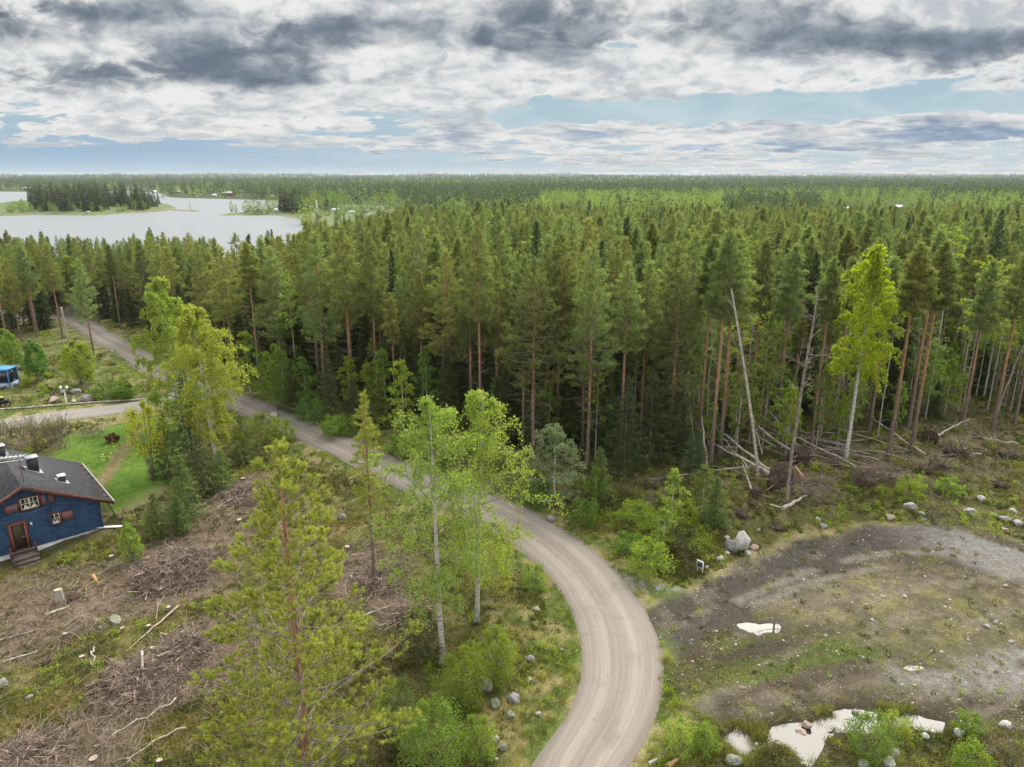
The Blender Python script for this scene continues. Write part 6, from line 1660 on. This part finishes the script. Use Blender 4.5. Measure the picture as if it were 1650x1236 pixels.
def zone(n, y0, y1, cards, size, hs=1.):
    X, Y = scat(n, y0, y1); ok = far_ok(X, Y); X, Y = X[ok], Y[ok]
    px = CX + F * X / (Y * CT + HC * ST)
    g = fbm(X / 55, Y / 110, 201, 3); g2 = fbm(X / 400, Y / 900, 205, 3); u = rng.uniform(0, 1, len(X))
    birch = np.zeros(len(X)); spr = np.zeros(len(X)); skip = np.zeros(len(X), bool)
    near = Y < 900
    bz = near & (px > 862) & (px < 1165) & (Y > 340) & (Y < 690); birch[bz] = .92
    bz = near & (px > 1490) & (Y > 310) & (Y < 560); birch[bz] = .85
    bz = near & (px > 1165) & (px < 1500) & (Y > 600) & (Y < 760); birch[bz] = .75
    dz = near & (px > 1165) & (px < 1330) & (Y > 480) & (Y < 620); birch[dz] = .55; spr[dz] = .45
    dz = near & (px > 1150) & (px < 1660) & (Y >= 740) & (Y < 1100); spr[dz] = .75
    dz = near & (px > 640) & (px < 870) & (Y > 420) & (Y < 900); spr[dz] = .3; birch[dz] = .12
    dz = near & (px > 500) & (px < 640) & (Y > 640); birch[dz] = .30; spr[dz] = .3
    skip |= near & (px > 1320) & (px < 1500) & (Y < 600) & (u < .97)
    skip |= near & (px > 500) & (px < 650) & (Y < 640) & (u < .985)
    skip |= near & (px > 885) & (px < 930) & (Y < 520) & (Y > 300)
    oth = (birch == 0) & (spr == 0)
    birch[oth] = np.where(near[oth], .06, .05) + .4 * sst(.60, .7, g2[oth]); spr[oth] = .25
    shore_ = inpoly(X, Y, FAR_SHORE) | ((px < 500) & (Y > 900) & (Y < 1300)); birch[shore_] = .22; spr[shore_] = .25
    v = rng.uniform(0, 1, len(X)); kd = np.where(v < birch, 2, np.where(v < birch + spr, 1, 0))
    h0 = rng.uniform(.78, 1.16, len(X)) * hs * (1 + .9 * sst(.5, .72, fbm(X / 260, Y / 900, 207, 3)) * sst(1500, 4000, Y))
    for i, nm, hh, rr in ((0, 'pine', 15.5, 2.3), (1, 'spruce', 16.5, 2.2), (2, 'birch', 12.5, 2.5)):
        s = (kd == i) & ~skip
        if s.any(): far_cards(W[nm], X[s], Y[s], ridge(X[s], Y[s]), hh * h0[s], rr * np.broadcast_to(size_r(Y[s]), Y[s].shape), nm, cards, size * (1.15 if nm != 'spruce' else 1.0))
def size_r(Y): return 1 + sst(900, 6000, Y) * 3.5
zone(9500, 325, 800, 46, 1.5)
zone(12000, 800, 2000, 16, 2.8)
zone(15000, 2000, 9500, 9, 8.0)
M['far_pine'] = foliage('far_pine_needles', (.062, .085, .036), (.11, .135, .054), .3, .0)
M['far_spruce'] = foliage('far_spruce_needles', (.034, .052, .020), (.08, .105, .035), .2, .0)
M['far_birch'] = foliage('far_birch_leaves', (.15, .205, .048), (.235, .30, .072), .45, .0)
for nm, lb, ct in (('pine', 'endless pine wood reaching the horizon', 'far pine wood'), ('spruce', 'dark spruces scattered through the distant wood', 'far spruces'), ('birch', 'bright stands of birch in the distant wood', 'far birch wood')):
    o = W[nm].build('far_' + nm + '_wood', M['far_' + nm]); tag(o, lb, ct, kind='stuff')
# trees of the island, the point and the distant gardens: things of their own
def proto(nm, label, cat, kind, h, r, n, size, mat, group):
    w = MB(); far_cards(w, np.array([0.]), np.array([0.]), np.array([0.]), np.array([h]), np.array([r]), kind, n, size)
    t = thing(nm, label, cat, (0, 0, 0), 0, group); w.build('crown', M[mat], t); w = MB(); tube(w, [(0, 0, -.3), (0, 0, h * .8)], [.22, .06], 6); w.build('trunk', M['spruce_bark' if kind != 'birch' else 'birch_bark'], t); return t
def island_z(x, y, P): return .9 * float(sst(.5, -6, sdpoly(np.array([x]), np.array([y]), P))[0]) if P is not None else 0.
FS = [proto('spruce_tree', 'dark spruce in the close stand on the island', 'spruce', 'spruce', 18, 2.6, 420, 1.6, 'far_spruce', 'spruces of the island') for _ in range(3)]
FB = [proto('birch_tree', 'low leafy birch along the island shore', 'birch', 'birch', 7, 2.2, 300, .8, 'far_birch', 'birches along the island shore') for _ in range(3)]
rng = np.random.default_rng(78)
cand = []
for px, py in zip(rng.uniform(46, 258, 1200), rng.uniform(326, 343.5, 1200)):
    p = at(px, py, .9)
    if sdpoly(p[:1], p[1:2], ISLE)[0] < -5 and all((p[0] - q[0]) ** 2 + (p[1] - q[1]) ** 2 > 11 for q in cand): cand.append(p)
    if len(cand) >= 130: break
for p in cand:
    px = pix(*p)[0]; s = rng.uniform(.72, 1.16) * (1 - .35 * sst(230, 262, px)); place(FS[rng.integers(0, 3)], USED, tuple(p), rng.uniform(0, 6.28), s)
bc = []
for px in np.concatenate([rng.uniform(-20, 46, 16), rng.uniform(46, 275, 34)]):
    p = at(px, rng.uniform(339, 343.0) if px > 46 else rng.uniform(334, 344), .9)
    if sdpoly(p[:1], p[1:2], ISLE)[0] < -4: bc.append(p)
for p in bc: place(FB[rng.integers(0, 3)], USED, tuple(p), rng.uniform(0, 6.28), rng.uniform(.6, 1.1))
PT = proto('spruce_tree', 'tall black-green spruce in the clump on the point', 'spruce', 'spruce', 17, 2.7, 460, 1.5, 'far_spruce', 'spruces on the point')
for px, py, pt in ((456, 343, 297), (463, 344, 300), (470, 343, 305), (478, 344, 300), (486, 344, 303), (494, 344, 308), (489, 342, 310), (475, 341, 302), (460, 341, 303), (527, 341, 309)):
    b = at(px, py, .6); s = zat(b[1], pt) / 17; place(PT, USED, tuple(b), px, (s * .95, s * .95, s))
PB_ = proto('birch_tree', 'rounded light birch on the point by the white caravan', 'birch', 'birch', 9, 3.4, 420, .9, 'far_birch', 'birches on the point')
for px, py, pt, w_ in ((398, 344, 324, 1.1), (410, 345, 322, 1.2), (420, 345, 326, 1.1), (432, 345, 324, .8), (437, 343, 315, .7), (374, 343.5, 325, .5), (381, 343.5, 330, .5), (448, 341, 318, .8), (500, 342, 314, 1.1), (510, 340, 310, 1.1), (534, 341, 309, 1.2), (542, 341, 312, 1.1), (520, 340, 318, .9), (575, 344, 324, 1.4), (586, 342, 322, 1.1), (625, 340, 315, 1.1), (600, 341, 318, 1.1), (552, 348, 330, 1.3), (560, 342, 316, 1.0), (612, 348, 334, 1.2), (630, 349, 333, 1.2), (575, 351, 335, 1.3), (528, 349, 334, 1.2), (640, 341, 318, 1.0), (650, 344, 322, 1.1), (493, 347, 334, 1.0), (515, 352, 336, 1.2), (545, 354, 338, 1.2)):
    b = at(px, py, .6); s = zat(b[1], pt) / 9; place(PB_, USED, tuple(b), px, (s * w_, s * w_, s))
PG = proto('birch_tree', 'light green birch near the distant houses beyond the forest', 'birch', 'birch', 10, 3.2, 420, .9, 'far_birch', 'birches by the distant houses')
for px, py, pt, w_ in ((1288, 342, 312, .7), (1300, 343, 318, .8), (1314, 342, 311, .7), (1322, 342, 313, .7), (1332, 343, 314, .8), (1342, 344, 312, .9), (1352, 343, 313, .8), (1375, 343, 307, .7), (1384, 343, 317, .8), (1395, 344, 314, .8), (1407, 344, 318, .7), (1418, 343, 311, .7), (1428, 346, 323, 1.3), (1460, 345, 316, .9), (1468, 346, 320, .9), (1488, 345, 309, .9), (1496, 346, 318, .8), (1512, 345, 325, .9), (1530, 343, 317, .9), (1270, 345, 322, 1.), (870, 345, 320, .9), (885, 346, 322, 1.), (925, 347, 326, .9), (940, 346, 320, 1.), (720, 350, 318, 1.1), (700, 352, 325, 1.1), (745, 352, 325, 1.0), (664, 352, 322, .9)):
    b = at(px, py, 0); s = zat(b[1], pt) / 10; place(PG, USED, tuple(b), px, (s * w_, s * w_, s))

# ------------------------------------------------------------------ ground cover nobody could count
rng = np.random.default_rng(99)
def inside(P, n):
    lo, hi = P.min(0), P.max(0); out = np.zeros((0, 2)); 
    q = rng.uniform(lo, hi, (n, 2)); return q[inpoly(q[:, 0], q[:, 1], P)]
def screen(n, ylo=520, yhi=1300, xl=-60, xh=1710):
    """ground points spread evenly over what can be seen, so near ground is the finest"""
    px = rng.uniform(xl, xh, n); py = rng.uniform(ylo, yhi, n)
    b = (CY - py) / F; dz = -ST + b * CT; t = -HC / dz
    return np.stack([(px - CX) / F * t, (CT + b * ST) * t], -1)
def onground(q, dz=0.): return np.stack([q[:, 0], q[:, 1], gh(q[:, 0], q[:, 1]) + dz], -1)
house_poly = np.array([(wpt(x, y, 0))[:2] for x, y in ((-9, -1), (.5, -1), (.5, 9), (-9, 9))])
def masks(q):
    x, y = q[:, 0], q[:, 1]
    rd = road_d(x, y); n1 = fbm(x / 3.5, y / 3.5, 41, 4); n2 = fbm(x / 1.1, y / 1.1, 52, 3)
    return dict(rd=rd, n1=n1, n2=n2, yard=sdpoly(x, y, YARD), lawn=sdpoly(x, y, LAWN), clear=inpoly(x, y, CLEAR), forest=sdpoly(x, y, FOREST), slash=np.min([sdpoly(x, y, P) for P in SLASH], 0),
                pond=np.min([sdpoly(x, y, POND)] + [sdpoly(x, y, P) + .4 for P in PUDS], 0), house=inpoly(x, y, house_poly), track=dline(x, y, TRACK_L), thick=inpoly(x, y, SPRUCECOVER))
def tufts(mb, q, nb, L, W, spread, tint, lean=.55):
    n = len(q); P = np.repeat(onground(q, -.02), nb, 0) + np.stack([rng.normal(0, spread, n * nb), rng.normal(0, spread, n * nb), np.zeros(n * nb)], -1)
    D = norm(np.stack([rng.normal(0, lean, n * nb), rng.normal(0, lean, n * nb), np.ones(n * nb)], -1))
    blades(mb, P, D, np.repeat(np.broadcast_to(L, (n,)), nb) * rng.uniform(.5, 1.2, n * nb), W, np.repeat(np.broadcast_to(tint, (n,)), nb))
def clumps(mb, q, nl, r, hgt, lf, tint):
    n = len(q); r = np.broadcast_to(r, (n,)); hgt = np.broadcast_to(hgt, (n,))
    d = rdir(n * nl, 0, 1); s = rng.uniform(.35, 1, n * nl)[:, None]
    P = np.repeat(onground(q), nl, 0) + d * s * np.stack([np.repeat(r, nl), np.repeat(r, nl), np.repeat(hgt, nl)], -1)
    D = norm(d + rdir(n * nl) * .8 + [0, 0, .3]); lf = np.repeat(np.broadcast_to(lf, (n,)), nl) * rng.uniform(.6, 1.3, n * nl)
    leaves(mb, P, D, lf, lf * .5, np.clip(np.repeat(np.broadcast_to(tint, (n,)), nl) + rng.uniform(-.2, .2, n * nl), 0, 1))
q = screen(90000); m_ = masks(q); dep = q[:, 1] * CT + HC * ST; px1 = dep / 711.       # metres per render pixel
base_ok = (m_['rd'] > 2.12) & ~m_['house'] & (m_['pond'] > .15)
# green and straw grass
g = MB()
pg = np.where(m_['rd'] < 6, .85, .35) * np.where(m_['yard'] < 0, .62 * sst(.40, .6, m_['n2']), 1) * np.where(m_['forest'] < -3, .25, 1) * np.where(m_['slash'] < 0, .25, 1) * np.where(m_['lawn'] < .3, .5, 1) * np.where(m_['track'] < 2.4, .04, 1)
k = base_ok & (rng.uniform(0, 1, len(q)) < pg * .55)
dry = sst(.46, .62, m_['n2'] + rng.normal(0, .06, len(q))) * np.where(m_['lawn'] < .2, .05, 1)
sel = q[k]; tufts(g, sel, 9, np.where(m_['lawn'][k] < .3, .10, .30) * np.where(m_['yard'][k] < 0, .55, 1) + .10, np.repeat(np.clip(px1[k] * .42, .018, .06), 9), np.repeat(np.clip(px1[k] * 1.8, .08, .25), 9), dry[k], .7)
M['grass'] = foliage('grass_blades', (.125, .155, .032), (.36, .31, .14), .4, 0)
tag(g.build('grass', M['grass']), 'mixed fresh and straw-coloured grass on verges and clearing', 'grass', kind='stuff')
# rushes and sedge standing in the wet margins
g = MB(); qs = screen(60000, 960, 1250, 1120, 1700); sd = sdpoly(qs[:, 0], qs[:, 1], POND)
k = (np.abs(sd - .05) < .30) & (rng.uniform(0, 1, len(qs)) < .5 * sst(.42, .6, fbm(qs[:, 0] / 1.2, qs[:, 1] / 1.2, 444, 3)))
s_ = qs[k]; tufts(g, s_, 12, .34, .022, .10, rng.uniform(0, .8, k.sum()), .5)
tag(g.build('sedge', M['grass']), 'sedge and straw standing round the shores of the pond', 'sedge', kind='stuff')
# bilberry and heather
g = MB()
pc_ = np.where(m_['thick'], 1.6, np.where(m_['forest'] < 2, .6, .6)) * np.where(m_['yard'] < .5, .05, 1) * np.where(m_['slash'] < 0, .32, 1) * np.where(m_['lawn'] < .8, 0, 1) * sst(2.6, 4.5, m_['rd'])
k = base_ok & (rng.uniform(0, 1, len(q)) < pc_ * (.35 + 1.1 * sst(.42, .6, m_['n1'])) * .62)
s_ = px1[k]
clumps(g, q[k], 16, np.clip(s_ * 4.5, .22, .7) * rng.uniform(.6, 1.3, k.sum()), np.clip(s_ * 3.5, .18, .5) * rng.uniform(.5, 1.3, k.sum()), np.clip(s_ * 2.4, .09, .30), sst(.4, .65, fbm(q[k][:, 0] / 2.2, q[k][:, 1] / 2.2, 301, 3)))
M['heath'] = foliage('heath_cover', (.082, .088, .020), (.20, .17, .052), .3, 0)
tag(g.build('heath_cover', M['heath']), 'low olive bilberry and heather cover between the trees', 'heather', kind='stuff')
# brighter leafy sprigs
g = MB()
k = base_ok & (rng.uniform(0, 1, len(q)) < .035 * np.where(m_['thick'], 4, 1) * np.where(m_['clear'], .35, 1) * np.where(m_['yard'] < 0, .05, 1) * np.where(m_['lawn'] < .5, 0, 1) * np.where(m_['slash'] < 0, .2, 1) * (.3 + 2.2 * sst(.5, .64, fbm(q[:, 0] / 6, q[:, 1] / 6, 333, 3))))
s_ = px1[k]; clumps(g, q[k], 34, np.clip(s_ * 5, .3, .7) * rng.uniform(.6, 1.3, k.sum()), np.clip(s_ * 9, .5, 1.2) * rng.uniform(.5, 1.3, k.sum()), np.clip(s_ * 2.2, .09, .26), rng.uniform(.2, .9, k.sum()))
tag(g.build('sprigs', M['leaf_green']), 'fresh green sprigs of birch and willow in the ground cover', 'sprigs', kind='stuff')
# brushwood: thousands of twigs over the cut strips
g = MB()
k = base_ok & (((m_['slash'] < .5) & (rng.uniform(0, 1, len(q)) < .62)) | (m_['clear'] & (rng.uniform(0, 1, len(q)) < .05)))
deb = inpoly(q[:, 0], q[:, 1], world_poly([(1190,770),(1260,745),(1420,720),(1500,690),(1700,690),(1700,765),(1450,765),(1300,800)])); k |= deb & (rng.uniform(0, 1, len(q)) < .30)
s = q[k]; n = len(s); P = onground(s, .04) + np.stack([0 * s[:, 0], 0 * s[:, 0], rng.uniform(0, .30, n) ** 1.4], -1)
d = rdir(n, -.12, .2); L = (.35 + 2.0 * rng.uniform(0, 1, n) ** 2)[:, None]; mid = P + rng.normal(0, .05, (n, 3)) + [0, 0, .04]
rr = np.clip(px1[k] * .22, .008, .03) * rng.uniform(.6, 1.5, n); tn = rng.uniform(0, 1, n)
sticks(g, P - d * L / 2, mid, rr, tn); sticks(g, mid, P + norm(d + rdir(n) * .35) * L / 2, rr * .7, tn)
for _ in range(2): sticks(g, mid, mid + norm(d + rdir(n) * .7) * L * .3, rr * .5, tn)
def twigs_mat():
    m, t, b = new_mat('brushwood_twigs'); c = t.mix(t.attr('tint'), (.15, .108, .084), (.37, .29, .22)); t.put(b.inputs['Base Color'], t.mix(t.ss(t.attr('tint'), .93, .97), c, (.52, .44, .34))); b.inputs['Roughness'].default_value = .9; return m
tag(g.build('brushwood', twigs_mat()), 'grey-brown logging twigs strewn over the cut strips', 'brushwood', kind='stuff')
# pale small stones
g = MB()
q0, m0, px0 = q, m_, px1
q = np.vstack([q, screen(60000, 830, 1180, 1000)]); m_ = masks(q); px1 = (q[:, 1] * CT + HC * ST) / 711.; base_ok = (m_['rd'] > 2.12) & ~m_['house'] & (m_['pond'] > .15)
k = base_ok & (m_['yard'] < .5) & (rng.uniform(0, 1, len(q)) < .13 * (.3 + 1.2 * sst(.4, .6, m_['n2'])))
k |= base_ok & (m_['yard'] > .5) & (m_['rd'] < 8) & (rng.uniform(0, 1, len(q)) < .006)
k |= (m_['rd'] < 2.5) & (m_['rd'] > 1.75) & (rng.uniform(0, 1, len(q)) < .10)
s = onground(q[k]); n = len(s); r = np.clip(px1[k] * .34, .012, .045) * np.exp(rng.normal(0, .55, n)); bm = bmesh.new(); bmesh.ops.create_icosphere(bm, subdivisions=1, radius=1); bv = np.array([v.co[:] for v in bm.verts]); bf = np.array([[v.index for v in f.verts] for f in bm.faces]); bm.free()
V = s[:, None] + bv[None] * rng.uniform(.6, 1.3, (n, len(bv), 1)) * r[:, None, None] * np.array([1.2, .9, .6]); Fc = (np.arange(n)[:, None, None] * len(bv) + bf[None]).reshape(-1, 3)
g.add(V.reshape(-1, 3), Fc, np.repeat(rng.uniform(0, 1, n), len(bv)))
def stones_mat():
    m, t, b = new_mat('pebbles'); t.put(b.inputs['Base Color'], t.mix(t.attr('tint'), (.15, .135, .115), (.46, .435, .39))); b.inputs['Roughness'].default_value = .9; return m
tag(g.build('small_stones', stones_mat()), 'pale pebbles sprinkled over the muddy yard', 'pebbles', kind='stuff')
# daffodils on the lawn are too small to count
g = MB(); L_ = smooth_line(world_poly([(160, 748), (172, 742), (183, 730), (190, 720)]), .5); L_ = L_ + rng.normal(0, .25, L_.shape); L_ = np.repeat(L_, 4, 0) + rng.normal(0, .3, (len(L_) * 4, 2))
P = onground(L_, .18); leaves(g, P, rdir(len(P)), .16, .14, rng.uniform(0, 1, len(P)))
tag(g.build('daffodils', plain('daffodil_yellow', (.75, .72, .18), .6, .1, 4)), 'pale yellow daffodils in a line across the lawn', 'flowers', kind='stuff')
